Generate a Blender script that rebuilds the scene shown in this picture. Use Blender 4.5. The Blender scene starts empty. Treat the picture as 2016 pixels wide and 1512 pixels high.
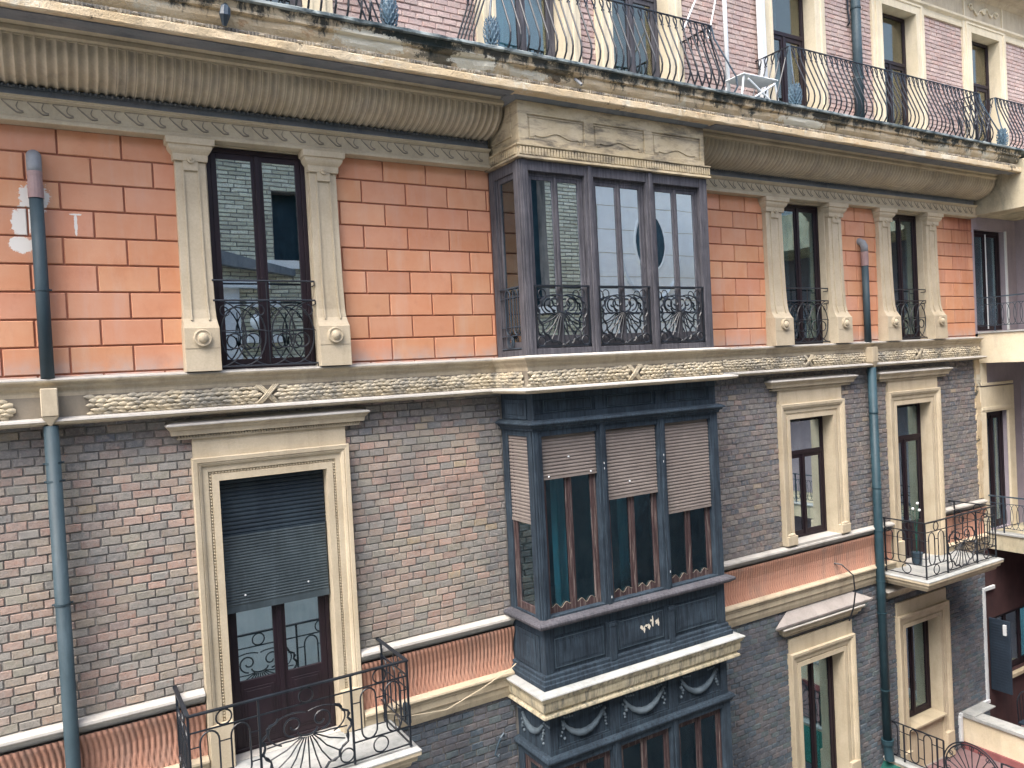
import bpy, bmesh, math, random
from mathutils import Vector, Matrix
R = math.radians
random.seed(7)
sc = bpy.context.scene
col = sc.collection

# ---------------------------------------------------------------- camera
cam = bpy.data.cameras.new('camera')
camo = bpy.data.objects.new('camera', cam); col.objects.link(camo)
YAW, PITCH, ROLL, FPX = R(30.95), R(-1.24), R(-2.97), 1520.0
fwd = Vector((math.sin(YAW)*math.cos(PITCH), math.cos(YAW)*math.cos(PITCH), math.sin(PITCH)))
rt = Vector((math.cos(YAW), -math.sin(YAW), 0)); up = rt.cross(fwd)
r2 = rt*math.cos(ROLL)+up*math.sin(ROLL); u2 = r2.cross(fwd)
camo.matrix_world = Matrix.Translation((0, -9, 0)) @ Matrix((r2, u2, -fwd)).transposed().to_4x4()
cam.sensor_fit = 'HORIZONTAL'; cam.sensor_width = 36; cam.lens = FPX/2016*36
cam.clip_start = 0.05; cam.clip_end = 500
sc.camera = camo
# ---------------------------------------------------------------- world, sun, exposure
SUN_EL, SUN_AZ = R(60), R(246)      # azimuth measured clockwise from +Y
w = bpy.data.worlds.new('World'); sc.world = w; w.use_nodes = True
nt = w.node_tree; sky = nt.nodes.new('ShaderNodeTexSky'); sky.sky_type = 'NISHITA'
sky.sun_disc = False; sky.sun_elevation = SUN_EL; sky.sun_rotation = SUN_AZ
sky.air_density = 1.0; sky.dust_density = 6.0; sky.ozone_density = 1.0
nt.links.new(sky.outputs[0], nt.nodes['Background'].inputs[0]); nt.nodes['Background'].inputs[1].default_value = 0.15
sl = bpy.data.lights.new('sun', 'SUN'); sl.energy = 1.5; sl.angle = R(45); sl.color = (1, .995, .98)
so = bpy.data.objects.new('sun', sl); col.objects.link(so)
sdir = Vector((math.sin(SUN_AZ)*math.cos(SUN_EL), math.cos(SUN_AZ)*math.cos(SUN_EL), math.sin(SUN_EL)))
so.rotation_euler = sdir.to_track_quat('Z', 'Y').to_euler(); so.location = (0, -20, 30)
sc.view_settings.view_transform = 'Standard'; sc.view_settings.look = 'None'
sc.view_settings.exposure = 1.85; sc.view_settings.gamma = 1
sc.render.engine = 'CYCLES'
sc.cycles.max_bounces = 8; sc.cycles.transparent_max_bounces = 12

# ---------------------------------------------------------------- materials
def lin(h, k=1.0):
    v = [int(h[i:i+2], 16)/255 for i in (0, 2, 4)]
    return tuple((x/12.92 if x <= .04045 else ((x+.055)/1.055)**2.4)*k for x in v)+(1,)
class NT:
    def __init__(s, name):
        s.m = bpy.data.materials.new(name); s.m.use_nodes = True
        s.t = s.m.node_tree; s.b = s.t.nodes['Principled BSDF']; s.out = s.t.nodes['Material Output']
        s.pos = s.t.nodes.new('ShaderNodeNewGeometry').outputs['Position']
    def n(s, typ, **k):
        x = s.t.nodes.new(typ)
        for a, b in k.items(): setattr(x, a, b)
        return x
    def l(s, a, b): s.t.links.new(a, b)
    def val(s, sock, v):
        if hasattr(v, 'is_linked') or isinstance(v, bpy.types.NodeSocket): s.l(v, sock)
        else: sock.default_value = v
    def map(s, scale):
        m = s.n('ShaderNodeMapping'); m.inputs['Scale'].default_value = scale; s.l(s.pos, m.inputs[0]); return m.outputs[0]
    def noise(s, scale=5, detail=6, rough=.6, stretch=None, dist=0):
        x = s.n('ShaderNodeTexNoise'); x.inputs['Scale'].default_value = scale; x.inputs['Detail'].default_value = detail
        x.inputs['Roughness'].default_value = rough; x.inputs['Distortion'].default_value = dist
        s.l(s.map(stretch) if stretch else s.pos, x.inputs[0]); return x.outputs['Fac']
    def ramp(s, f, a, b, lo=0., hi=1.):
        x = s.n('ShaderNodeMapRange'); x.clamp = True
        s.l(f, x.inputs[0]); x.inputs[1].default_value = a; x.inputs[2].default_value = b
        x.inputs[3].default_value = lo; x.inputs[4].default_value = hi; return x.outputs[0]
    def math(s, op, a, b=None):
        x = s.n('ShaderNodeMath', operation=op); s.val(x.inputs[0], a)
        if b is not None: s.val(x.inputs[1], b)
        return x.outputs[0]
    def mix(s, f, a, b, mode='MIX'):
        x = s.n('ShaderNodeMix', data_type='RGBA', blend_type=mode); s.val(x.inputs[0], f); s.val(x.inputs[6], a); s.val(x.inputs[7], b); return x.outputs[2]
    def z(s):
        x = s.n('ShaderNodeSeparateXYZ'); s.l(s.pos, x.inputs[0]); return x.outputs
    def bump(s, h, st=.3, d=.01):
        x = s.n('ShaderNodeBump'); x.inputs['Strength'].default_value = st; x.inputs['Distance'].default_value = d
        s.l(h, x.inputs['Height']); s.l(x.outputs[0], s.b.inputs['Normal'])
    def fin(s, c, rough=.8, spec=.3):
        s.val(s.b.inputs['Base Color'], c); s.val(s.b.inputs['Roughness'], rough); s.b.inputs['Specular IOR Level'].default_value = spec
        return s.m

def weathered(name, c1, c2, stain, st_amt=.6, st_lo=.5, st_hi=.72, drip=(1.6, 1.6, .35), scale=2.2, rough=.85, bump=.25, fine=45, spots=None, spot_lo=.62, spot_hi=.66, spot_scale=3.5, attr=False, spec=.3):
    s = NT(name)
    c = s.mix(s.ramp(s.noise(scale), .35, .65), c1, c2)
    f = s.noise(fine, 5, .7)
    c = s.mix(s.ramp(f, .3, .75, 0, .35), c, s.mix(.5, c, (0.02, .02, .02, 1)))
    d = s.ramp(s.noise(2.6, 8, .68, drip, .4), st_lo, st_hi, 0, st_amt)
    c = s.mix(d, c, stain)
    if spots:
        c = s.mix(s.ramp(s.noise(spot_scale, 9, .7), spot_lo, spot_hi), c, spots)
    if attr:
        a = s.n('ShaderNodeVertexColor'); a.layer_name = 'Col'; c = s.mix(1.0, c, a.outputs[0], 'MULTIPLY')
    s.bump(s.math('ADD', f, s.math('MULTIPLY', s.noise(9, 5), .8)), bump, .008)
    return s.fin(c, rough, spec)

M = {}
# orange plaster: streaks of fading, darker red-brown at the upper right corner, patches of bare white render near the left pipe
s = NT('orange_plaster')
c = s.mix(s.ramp(s.noise(1.3, 8, .65), .32, .68), lin('C58867'), lin('CE9D80'))
c = s.mix(s.ramp(s.noise(2.2, 8, .7, (2.2, 2.2, .3)), .5, .75, 0, .55), c, lin('C6A594'))
c = s.mix(s.ramp(s.noise(3.1, 8, .7, (1, 1, .7)), .55, .75, 0, .45), c, lin('A86F56'))
a_ = s.n('ShaderNodeVertexColor'); a_.layer_name = 'Col'; c = s.mix(1.0, c, a_.outputs[0], 'MULTIPLY')
P = s.z()
c = s.mix(s.math('MULTIPLY', s.ramp(P[2], .36, .12), s.ramp(s.noise(5, 6), .3, .6)), c, lin('A59C98'))
corner = s.math('MULTIPLY', s.ramp(P[0], 15.4, 16.6), s.ramp(s.math('ADD', P[2], s.noise(2, 4, .5, (4, 4, .5))), 2.2, 3.1, 0, .85))
c = s.mix(corner, c, lin('6B3A33'))
def disc(cx, cz, rx, rz, amp=.9):      # a patch with a ragged outline at a place on the facade
    dx = s.math('DIVIDE', s.math('SUBTRACT', P[0], cx), rx); dz = s.math('DIVIDE', s.math('SUBTRACT', P[2], cz), rz)
    q = s.math('ADD', s.math('MULTIPLY', dx, dx), s.math('MULTIPLY', dz, dz))
    return s.ramp(s.math('ADD', q, s.math('MULTIPLY', s.math('SUBTRACT', s.noise(14, 6, .75), .5), 4.5*amp)), 1.05, .95)
for a in ((-.02, 1.92, .13, .16), (-.13, 1.68, .09, .16), (-.15, 1.46, .10, .09), (.33, 1.68, .015, .1), (.33, 1.78, .05, .01)):
    c = s.mix(disc(*a), c, lin('D9D5CE'))
f = s.noise(60, 5, .7); s.bump(s.math('ADD', f, s.noise(7, 5)), .25, .006)
M['orange'] = s.fin(c, .9, .2)
# individually coloured bricks
def brickmat(name, grime, amt, light='A39C96', red='A5705F', red_amt=.0):
    s = NT(name); a = s.n('ShaderNodeVertexColor'); a.layer_name = 'Col'
    c = s.mix(s.ramp(s.noise(7, 6, .7), .56, .66, 0, red_amt), a.outputs[0], lin(red))
    c = s.mix(s.ramp(s.noise(17, 8, .75), .46, .62, 0, .55), c, lin(light))
    c = s.mix(s.ramp(s.noise(70, 4, .7), .5, .68, 0, .55), c, s.mix(.6, c, (.02, .02, .025, 1)))
    c = s.mix(s.ramp(s.noise(1.1, 9, .68), .48, .68, 0, amt), c, grime)
    c = s.mix(s.ramp(s.noise(2.4, 9, .75), .60, .74, 0, .6), c, lin('B4AFAA'))
    s.bump(s.math('ADD', s.noise(55, 6, .75), s.noise(18, 4, .6)), .8, .010)
    return s.fin(c, .92, .2)
M['brick'] = brickmat('brick', lin('66686A'), .6, red_amt=.3)
M['brick_dark'] = brickmat('sooty_brick', lin('3A4450'), .75, '7A8087')
M['brick_pink'] = brickmat('pink_brick', lin('A08A88'), .4)
M['groove'] = weathered('shaded_joint_plaster', lin('935C48'), lin('A06A54'), lin('63443A'), .5)  # dark reddish: shadow in the block joints put into the colour
M['mortar'] = weathered('mortar', lin('7F7C78'), lin('98948F'), lin('46494D'), .7, .45, .65)
M['mortar_pink'] = weathered('pink_mortar', lin('A58E8A'), lin('B39D97'), lin('82706F'), .4)
M['stone'] = weathered('stone', lin('AFA28B'), lin('BDB19A'), lin('7E7669'), .6, .48, .72)
M['stone_clean'] = weathered('stone_clean', lin('B5A890'), lin('C1B59E'), lin('8C7F6B'), .45, .50, .74, bump=.35)
M['stone_grey'] = weathered('stone_grey', lin('A89C84'), lin('B6AA92'), lin('7A7468'), .45, .5, .75)
M['ledge'] = weathered('pale_ledge', lin('A9A6A0'), lin('B9B6B0'), lin('76746F'), .55, .55, .8)
s = NT('stained_cornice'); P = s.z()
c = s.mix(s.ramp(s.noise(2.2), .35, .65), lin('BFAB8A'), lin('CDBEA3'))
c = s.mix(s.ramp(s.noise(1.7, 9, .72), .56, .60, 0, .85), c, lin('CFC9B6'))
c = s.mix(s.ramp(s.noise(1.9, 9, .72, (1, 1, 1.4)), .60, .64, 0, .7), c, lin('B08F6C'))
f = s.noise(45, 5, .7); c = s.mix(s.ramp(f, .3, .75, 0, .4), c, s.mix(.5, c, (.02, .02, .02, 1)))
wet = s.math('ADD', s.noise(3.2, 9, .75, (1.5, 1.5, .45), .5), s.ramp(P[2], 3.58, 3.80, 0, .22))
c = s.mix(s.ramp(wet, .60, .70, 0, .92), c, lin('2E3537'))
c = s.mix(s.ramp(s.noise(1.3, 9, .78), .585, .62, 0, .9), c, lin('30393A'))
for a in ((4.12, 3.68, .30, .13), (5.72, 3.70, .22, .10), (3.75, 3.75, .5, .05), (8.55, 3.72, .16, .09), (11.3, 3.72, .25, .08), (14.0, 3.70, .5, .07), (16.6, 3.6, .4, .15)):
    c = s.mix(s.math('MULTIPLY', disc(*a, 1.3), .75), c, lin('27302F'))
for a in ((3.25, 3.66, .4, .09), (4.55, 3.64, .3, .09), (5.4, 3.62, .2, .05), (10.4, 3.62, .5, .08)):
    c = s.mix(disc(*a, 1.0), c, lin('CFCAB8'))
s.bump(s.math('ADD', f, s.math('MULTIPLY', s.noise(9, 6, .7), 1.5)), .8, .015)
M['stained'] = s.fin(c, .92, .2)
M['lip'] = weathered('mossy_lip', lin('5C6A70'), lin('97A09F'), lin('25343B'), .85, .45, .6, (2, 2, 2), bump=.6)
M['cove'] = weathered('fluted_cove', lin('C4B69C'), lin('CFC3AC'), lin('85807A'), .5, .45, .7, (1.5, 1.5, .5), attr=True)
M['dark_stone'] = weathered('dark_grey_stone', lin('687076'), lin('7A7D80'), lin('444C55'), .7)  # dark grey stone, also used for the painted shadow band under the cornice
M['garland'] = weathered('garland_stone', lin('B5A88E'), lin('C6BBA4'), lin('64686A'), .75, .44, .66, (1.5, 1.5, 1.2), bump=.6)
M['pink_flute'] = weathered('pink_plaster', lin('C0937F'), lin('B78874'), lin('85776F'), .6, .48, .7, attr=True)
M['panelwood'] = weathered('peeling_panel_wood', lin('A89A7C'), lin('B9AC92'), lin('4A4743'), .8, .46, .64, (.8, .8, 3.0), fine=30, bump=.6)
M['wood_purple'] = weathered('weathered_purple_wood', lin('48484E'), lin('5E5D63'), lin('2A2B32'), .8, .42, .66, (14, 14, .9), fine=60, bump=.6)
M['wood_blue'] = weathered('weathered_blue_wood', lin('25323E'), lin('3A4956'), lin('131A23'), .8, .42, .66, (14, 14, .9), fine=60, bump=.6, spots=lin('8E9AA2'), spot_lo=.73, spot_hi=.75, spot_scale=17)
M['maroon'] = weathered('maroon_frame', lin('1B1219'), lin('241821'), lin('100E15'), .6, rough=.5, bump=.1)
M['maroon_worn'] = weathered('worn_maroon_frame', lin('382A2D'), lin('4A3A3A'), lin('9A908A'), .55, .52, .66, (18, 18, .7), rough=.7)
M['iron'] = weathered('wrought_iron', lin('0D131B'), lin('161E28'), lin('2D3740'), .4, rough=.45, bump=.2, spec=.5)
M['iron_blue'] = weathered('painted_iron', lin('1C2C3A'), lin('2E4250'), lin('5B7180'), .5, rough=.45, bump=.2, spec=.5)
M['leaf'] = weathered('painted_leaf_iron', lin('3F5565'), lin('5A7383'), lin('1F303C'), .7, rough=.5)
M['pipe'] = weathered('slate_pipe', lin('2E3F47'), lin('394A52'), lin('5B6C76'), .35, rough=.55, bump=.08)
M['pipe_low'] = weathered('dark_teal_pipe', lin('1F3740'), lin('29424C'), lin('4A6570'), .35, rough=.5, bump=.08)
M['pipe_pink'] = weathered('pinkish_plastic', lin('8D7676'), lin('9B8684'), lin('6A5D60'), .35, rough=.6, bump=.08)
M['pipe_grey'] = weathered('grey_elbow', lin('7D8186'), lin('8D9297'), lin('5F666C'), .4, rough=.6, bump=.08)
M['shutter'] = weathered('lilac_shutter', lin('756D69'), lin('837B76'), lin('5F5957'), .4, rough=.7, bump=.1)
M['shutter_dark'] = weathered('charcoal_shutter', lin('1B2732'), lin('26333D'), lin('3A4750'), .4, rough=.5, bump=.1)
M['shutter_slate'] = weathered('slate_shutter', lin('323C42'), lin('3E494F'), lin('56636A'), .5, rough=.45, bump=.1)
M['scroll'] = weathered('brown_carving', lin('7D7568'), lin('8A8275'), lin('5C564D'), .5)  # darker brown tone for the wave scroll and the garland backing
M['scroll2'] = weathered('sooty_dentils', lin('A39A88'), lin('B8AE9A'), lin('4E4F50'), .8, .42, .6)
M['hoodgrey'] = weathered('greyish_ledge', lin('96908C'), lin('A39D99'), lin('77736F'), .5)
M['swag'] = weathered('dusty_carving', lin('4C5963'), lin('65727B'), lin('2A343E'), .6)
M['edge'] = weathered('worn_blue_edge', lin('3A4B58'), lin('55656F'), lin('1C2733'), .6)
M['streaky'] = weathered('streaked_ledge', lin('ADA286'), lin('C9BFA6'), lin('5E605C'), .85, .46, .64, (7, 7, .6), bump=.4)
M['redskirt'] = weathered('red_skirting', lin('7C4A4B'), lin('8C5A5A'), lin('5A3A3E'), .5)
M['slab'] = weathered('slab_top', lin('979A9A'), lin('AAABA8'), lin('6B716F'), .65, .45, .7)
M['white'] = weathered('white_paint', lin('C9CED2'), lin('D8DCDE'), lin('9FA7AB'), .3, rough=.5, bump=.05)
M['lilac'] = weathered('lilac_render', lin('8E8791'), lin('9A929A'), lin('6F6A76'), .4)
M['cream'] = weathered('cream_render', lin('CBBFA4'), lin('D6CBB3'), lin('98907F'), .4)
M['concrete'] = weathered('stained_concrete', lin('A59D86'), lin('B8AF98'), lin('5F665E'), .8, .46, .68, (1.3, 1.3, .6))
M['redwall'] = weathered('dark_red_render', lin('3E2A2B'), lin('493233'), lin('272024'), .6)
M['pinkfloor'] = weathered('pink_floor', lin('6C5759'), lin('786163'), lin('51454A'), .5)
M['blue'] = weathered('blue_shutter_paint', lin('222E3B'), lin('2B3846'), lin('18212C'), .5, rough=.6)
M['green'] = weathered('green_canvas', lin('11463F'), lin('17524A'), lin('0B2F2C'), .5)
M['asphalt'] = weathered('street_paving', lin('8A8782'), lin('999590'), lin('6C6A67'), .5)
M['room'] = weathered('dim_room', lin('2C3A42'), lin('34434A'), lin('1E292F'), .4)
M['pale_brick'] = brickmat('pale_yellow_brick', lin('8A8A78'), .4)
M['pale_teal'] = weathered('pale_plaster', lin('B9C4C2'), lin('C8D0CE'), lin('9AA6A5'), .4)
M['pale_brick2'] = weathered('quoin_brick', lin('A3A28A'), lin('B5B49C'), lin('6C6D60'), .6, .4, .6, (.6, .6, 12))
M['pale'] = weathered('pale_render', lin('E6E6E2'), lin('EEEEEA'), lin('CFD0CC'), .4)
s = NT('curtain_cloth'); M['curtain'] = s.fin(s.mix(s.ramp(s.noise(6, 5, .6, (6, 6, .3)), .3, .7), lin('A5C4C6'), lin('C6DBDA')), .9)
s = NT('peeled_paint'); M['peel'] = s.fin(s.mix(s.noise(20), lin('CFC6B2'), lin('E0DACD')), .9)
def glassmat(name, tint, k, base, rough=.01, wav=.05, gcol=(.80, .93, 1, 1)):
    s = NT(name); s.t.nodes.remove(s.b)
    fr = s.n('ShaderNodeFresnel'); fr.inputs[0].default_value = 1.5
    f = s.math('MINIMUM', s.math('ADD', s.math('MULTIPLY', fr.outputs[0], k), base), .9)
    tr = s.n('ShaderNodeBsdfTransparent'); tr.inputs[0].default_value = tint
    gl = s.n('ShaderNodeBsdfGlossy'); gl.inputs['Roughness'].default_value = rough; gl.inputs[0].default_value = gcol
    bp = s.n('ShaderNodeBump'); bp.inputs['Strength'].default_value = wav; bp.inputs['Distance'].default_value = .02
    s.l(s.noise(3.0, 2, .4), bp.inputs['Height']); s.l(bp.outputs[0], gl.inputs['Normal'])
    mx = s.n('ShaderNodeMixShader'); s.l(f, mx.inputs[0]); s.l(tr.outputs[0], mx.inputs[1]); s.l(gl.outputs[0], mx.inputs[2])
    s.l(mx.outputs[0], s.out.inputs[0]); return s.m
M['glass'] = glassmat('window_glass', (.5, .80, .87, 1), 1.6, .10)
M['glass_dim'] = glassmat('attic_glass', (.6, .8, .85, 1), 1.3, .08, gcol=(.85, .76, .64, 1))
M['glass_mirror'] = glassmat('reflective_glass', (.4, .6, .66, 1), 2.0, .72, wav=.012)
M['glass_mid'] = glassmat('coated_glass', (.4, .6, .66, 1), 2.0, .5, wav=.012)

# ---------------------------------------------------------------- mesh helpers
WL = {}      # world position of every object's origin
class MB:
    def __init__(s): s.v = []; s.f = []; s.c = None
    def add(s, vs, fs):
        o = len(s.v); s.v += [tuple(p) for p in vs]; s.f += [tuple(i+o for i in q) for q in fs]; return s
    def box(s, x0, x1, y0, y1, z0, z1):
        vs = [(x, y, z) for x in (x0, x1) for y in (y0, y1) for z in (z0, z1)]
        return s.add(vs, [(0, 1, 3, 2), (4, 6, 7, 5), (0, 4, 5, 1), (2, 3, 7, 6), (0, 2, 6, 4), (1, 5, 7, 3)])
    def cbox(s, x0, x1, y0, y1, z0, z1, b=.01):
        # box whose front (-Y) face is chamfered
        vs = [(x0, y1, z0), (x1, y1, z0), (x1, y1, z1), (x0, y1, z1), (x0, y0+b, z0), (x1, y0+b, z0), (x1, y0+b, z1), (x0, y0+b, z1),
              (x0+b, y0, z0+b), (x1-b, y0, z0+b), (x1-b, y0, z1-b), (x0+b, y0, z1-b)]
        fs = [(3, 2, 1, 0), (8, 9, 10, 11)]
        for i in range(4):
            j = (i+1) % 4; fs += [(i, j, 4+j, 4+i), (4+i, 4+j, 8+j, 8+i)]
        return s.add(vs, fs)
    def sweep(s, path, prof, mp=lambda u, v, h: (u, v, h), closed=False):
        # prof: closed polygon of (outward offset, height); path 2D; outward is right of travel
        n = len(path); rings = []
        for i, p in enumerate(path):
            def nrm(a, b):
                dx, dy = b[0]-a[0], b[1]-a[1]; L = math.hypot(dx, dy) or 1; return (dy/L, -dx/L)
            if closed: a = nrm(path[i-1], p); b = nrm(p, path[(i+1) % n])
            else:
                a = nrm(path[i-1], p) if i else nrm(p, path[1]); b = nrm(p, path[i+1]) if i < n-1 else a
            mx, my = a[0]+b[0], a[1]+b[1]; d = mx*a[0]+my*a[1] or 1; mx /= d; my /= d
            rings.append([mp(p[0]+mx*o, p[1]+my*o, h) for o, h in prof])
        k = len(prof); vs = [q for r in rings for q in r]; fs = []
        for i in range(n if closed else n-1):
            j = (i+1) % n
            for a in range(k):
                b = (a+1) % k; fs.append((i*k+a, i*k+b, j*k+b, j*k+a))
        if not closed: fs += [tuple(range(k))[::-1], tuple((n-1)*k+a for a in range(k))]
        return s.add(vs, fs)
    def tube(s, pts, r=.008, n=6, closed=False):
        pts = [Vector(p) for p in pts]; m = len(pts)
        if m < 2: return s
        vs = []; prev = None
        for i, p in enumerate(pts):
            a = pts[i-1] if (i or closed) else p; b = pts[(i+1) % m] if (i < m-1 or closed) else p
            t = (b-a); t = t.normalized() if t.length > 1e-9 else Vector((0, 0, 1))
            if prev is None:
                q = Vector((0, 1, 0)) if abs(t.y) < .9 else Vector((1, 0, 0)); u = t.cross(q).normalized()
            else:
                u = prev - t*prev.dot(t)
                u = u.normalized() if u.length > 1e-6 else prev
            prev = u; w_ = t.cross(u); rr = r[i] if isinstance(r, (list, tuple)) else r
            for k in range(n):
                an = 2*math.pi*(k+.5)/n; vs.append(p+u*math.cos(an)*rr+w_*math.sin(an)*rr)
        fs = []
        for i in range(m if closed else m-1):
            j = (i+1) % m
            for k in range(n): fs.append((i*n+k, i*n+(k+1) % n, j*n+(k+1) % n, j*n+k))
        if not closed: fs += [tuple(range(n))[::-1], tuple((m-1)*n+k for k in range(n))]
        return s.add(vs, fs)
    def ball(s, c, r, sy=1, n=12, m=8, sz=1, sx=1):
        vs = []; fs = []
        for i in range(m+1):
            th = math.pi*i/m
            for k in range(n):
                ph = 2*math.pi*k/n; vs.append((c[0]+sx*r*math.sin(th)*math.cos(ph), c[1]+sy*r*math.sin(th)*math.sin(ph), c[2]+sz*r*math.cos(th)))
        for i in range(m):
            for k in range(n): fs.append((i*n+k, i*n+(k+1) % n, (i+1)*n+(k+1) % n, (i+1)*n+k))
        return s.add(vs, fs)
    def disc(s, c, r, y0, y1, n=24):
        # short cylinder with its axis along Y
        vs = [(c[0]+r*math.cos(2*math.pi*k/n), y, c[1]+r*math.sin(2*math.pi*k/n)) for y in (y0, y1) for k in range(n)]
        return s.add(vs, [tuple(range(n)), tuple(range(n, 2*n))[::-1]]+[(k, (k+1) % n, n+(k+1) % n, n+k) for k in range(n)])
    def build(s, name, mat, parent=None, loc=(0, 0, 0), bevel=0, smooth=False, label=None, flip=True):
        me = bpy.data.meshes.new(name); me.from_pydata([(x-loc[0], y-loc[1], z-loc[2]) for x, y, z in s.v], [], s.f)
        if s.c is not None:
            a = me.color_attributes.new('Col', 'FLOAT_COLOR', 'POINT')
            a.data.foreach_set('color', [q for c_ in s.c for q in c_])
        if flip:
            bm = bmesh.new(); bm.from_mesh(me); bmesh.ops.recalc_face_normals(bm, faces=bm.faces); bm.to_mesh(me); bm.free()
        me.materials.append(M[mat]); me.update()
        if smooth: me.polygons.foreach_set('use_smooth', [True]*len(me.polygons))
        o = bpy.data.objects.new(name, me); col.objects.link(o); WL[o.name] = Vector(loc)
        if parent is not None: o.parent = parent
        o.location = Vector(loc)-(WL.get(parent.name, Vector()) if parent is not None else Vector())
        if bevel:
            b = o.modifiers.new('bevel', 'BEVEL'); b.width = bevel; b.segments = 1; b.limit_method = 'ANGLE'; b.angle_limit = R(40)
        if label: o['label'] = label
        return o
def thing(name, label, cat, group=None, loc=(0, 0, 0)):
    o = bpy.data.objects.new(name, None); col.objects.link(o); o.location = loc; WL[o.name] = Vector(loc); o['label'] = label; o['category'] = cat
    if group: o['group'] = group
    return o
def tag(o, label, cat, group=None):
    o['label'] = label; o['category'] = cat
    if group: o['group'] = group
    return o
def XZ(y_sign=-1):     # map (u,v) in the facade plane, h = projection towards the street
    return lambda u, v, h: (u, -h, v)
def arc(cx, cz, rx, rz, a0, a1, n=14):
    return [(cx+rx*math.cos(R(a0+(a1-a0)*i/n)), cz+rz*math.sin(R(a0+(a1-a0)*i/n))) for i in range(n+1)]
def spiral(cx, cz, r0, r1, a0, a1, n=22):
    return [(cx+(r0+(r1-r0)*i/n)*math.cos(R(a0+(a1-a0)*i/n)), cz+(r0+(r1-r0)*i/n)*math.sin(R(a0+(a1-a0)*i/n))) for i in range(n+1)]

def split(x0, x1, z0, z1, holes):
    """rectangles that cover [x0,x1]x[z0,z1] minus holes"""
    xs = sorted({x0, x1}|{min(max(v, x0), x1) for h in holes for v in h[:2]})
    out = []
    for a, b in zip(xs, xs[1:]):
        if b-a < 1e-6: continue
        m = (a+b)/2; hs = sorted((h[2], h[3]) for h in holes if h[0] < m < h[1]); z = z0
        for h0, h1 in hs:
            if h0 > z+1e-6: out.append((a, b, z, min(h0, z1)))
            z = max(z, h1)
        if z < z1-1e-6: out.append((a, b, z, z1))
    return out
def bricks(x0, x1, z0, z1, holes, pal, L=.186, H=.089, y=0.0, mort=.0095, zone=None, dep=.012, jx=.006):
    mb = MB(); mb.c = []
    rows = int(math.ceil((z1-z0)/H))
    for r in range(rows):
        a = z1-(r+1)*H; b = z1-r*H
        if b <= z0: break
        x = x0-L*(.5 if r % 2 else 0)-random.random()*.02
        while x < x1:
            w_ = L*random.uniform(.96, 1.04); s0, s1 = max(x, x0), min(x+w_, x1); x += w_
            if s1-s0 < .03: continue
            segs = [(s0, s1)]
            for h in holes:
                if h[2] < b-.01 and h[3] > a+.01:
                    ns = []
                    for p, q in segs:
                        if h[1] <= p or h[0] >= q: ns.append((p, q)); continue
                        if h[0] > p: ns.append((p, h[0]))
                        if h[1] < q: ns.append((h[1], q))
                    segs = ns
            c = zone(s0, (a+b)/2) if zone else random.choice(pal)
            k = random.uniform(.88, 1.14); c = (c[0]*k, c[1]*k, c[2]*k, 1)
            for p, q in segs:
                if q-p < .02: continue
                m = mort*random.uniform(.35, .65); yy = y-random.uniform(0, .009); e = .0065
                j = lambda: random.uniform(-.0038, .0038)
                X0, X1, Z0, Z1 = p+m+j(), q-m+j(), a+m+j(), b-m+j()
                t = random.uniform(-.002, .002)
                vs = [(X0, y+dep, Z0), (X1, y+dep, Z0), (X1, y+dep, Z1), (X0, y+dep, Z1),
                      (X0+e, yy+t, Z0+e), (X1-e, yy-t, Z0+e), (X1-e, yy-t, Z1-e), (X0+e, yy+t, Z1-e)]
                mb.add(vs, [(4, 5, 6, 7), (0, 1, 5, 4), (1, 2, 6, 5), (2, 3, 7, 6), (3, 0, 4, 7)]); mb.c += [c]*8
    return mb

# ================================================================ THE BUILDING
B = thing('apartment_building', 'ornate Italian apartment house with orange rusticated top floor, brick floors and dark wooden bay windows', 'building')
WX0, WX1 = -3.5, 16.95
CW = (2.165, 11.5, 14.55)                      # window axes left, third, fourth
# ---- wall bodies (backing), openings cut
top_open = [(1.62, 2.72, .12, 2.615), (10.95, 12.08, .12, 2.615), (14.0, 15.1, .12, 2.615)]
ori = (5.33, 8.28, -10, 3.4)
mid_open = [(1.55, 2.76, -4.25, -1.08), (10.91, 12.08, -3.32, -1.15), (13.98, 15.13, -4.25, -1.12)]
low_open = [(10.91, 12.1, -8.0, -5.45), (13.98, 15.14, -8.33, -5.45)]
att_open = [(1.75, 2.87, 3.86, 6.6), (5.44, 6.56, 3.86, 6.6), (7.44, 8.56, 3.86, 6.6), (10.96, 12.08, 3.86, 6.6), (14.08, 15.2, 3.86, 6.6), (17.2, 18.32, 3.86, 6.6)]
def wallbody(name, x0, x1, z0, z1, holes, mat, y0, y1):
    out = []
    for xa, xb in (((x0, 5.33), (8.28, x1)) if ori in holes else ((x0, x1),)):
        mb = MB()
        for a, b, c_, d in split(xa, xb, z0, z1, [(h[0]-.02, h[1]+.02, h[2], h[3]+.02) for h in holes if h is not ori]): mb.box(a, b, y0, y1, c_, d)
        out.append(mb.build(name, mat, B))
    return out
w1 = wallbody('rusticated_wall', WX0, WX1, .1, 2.72, top_open+[ori], 'groove', .016, .35)
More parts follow.
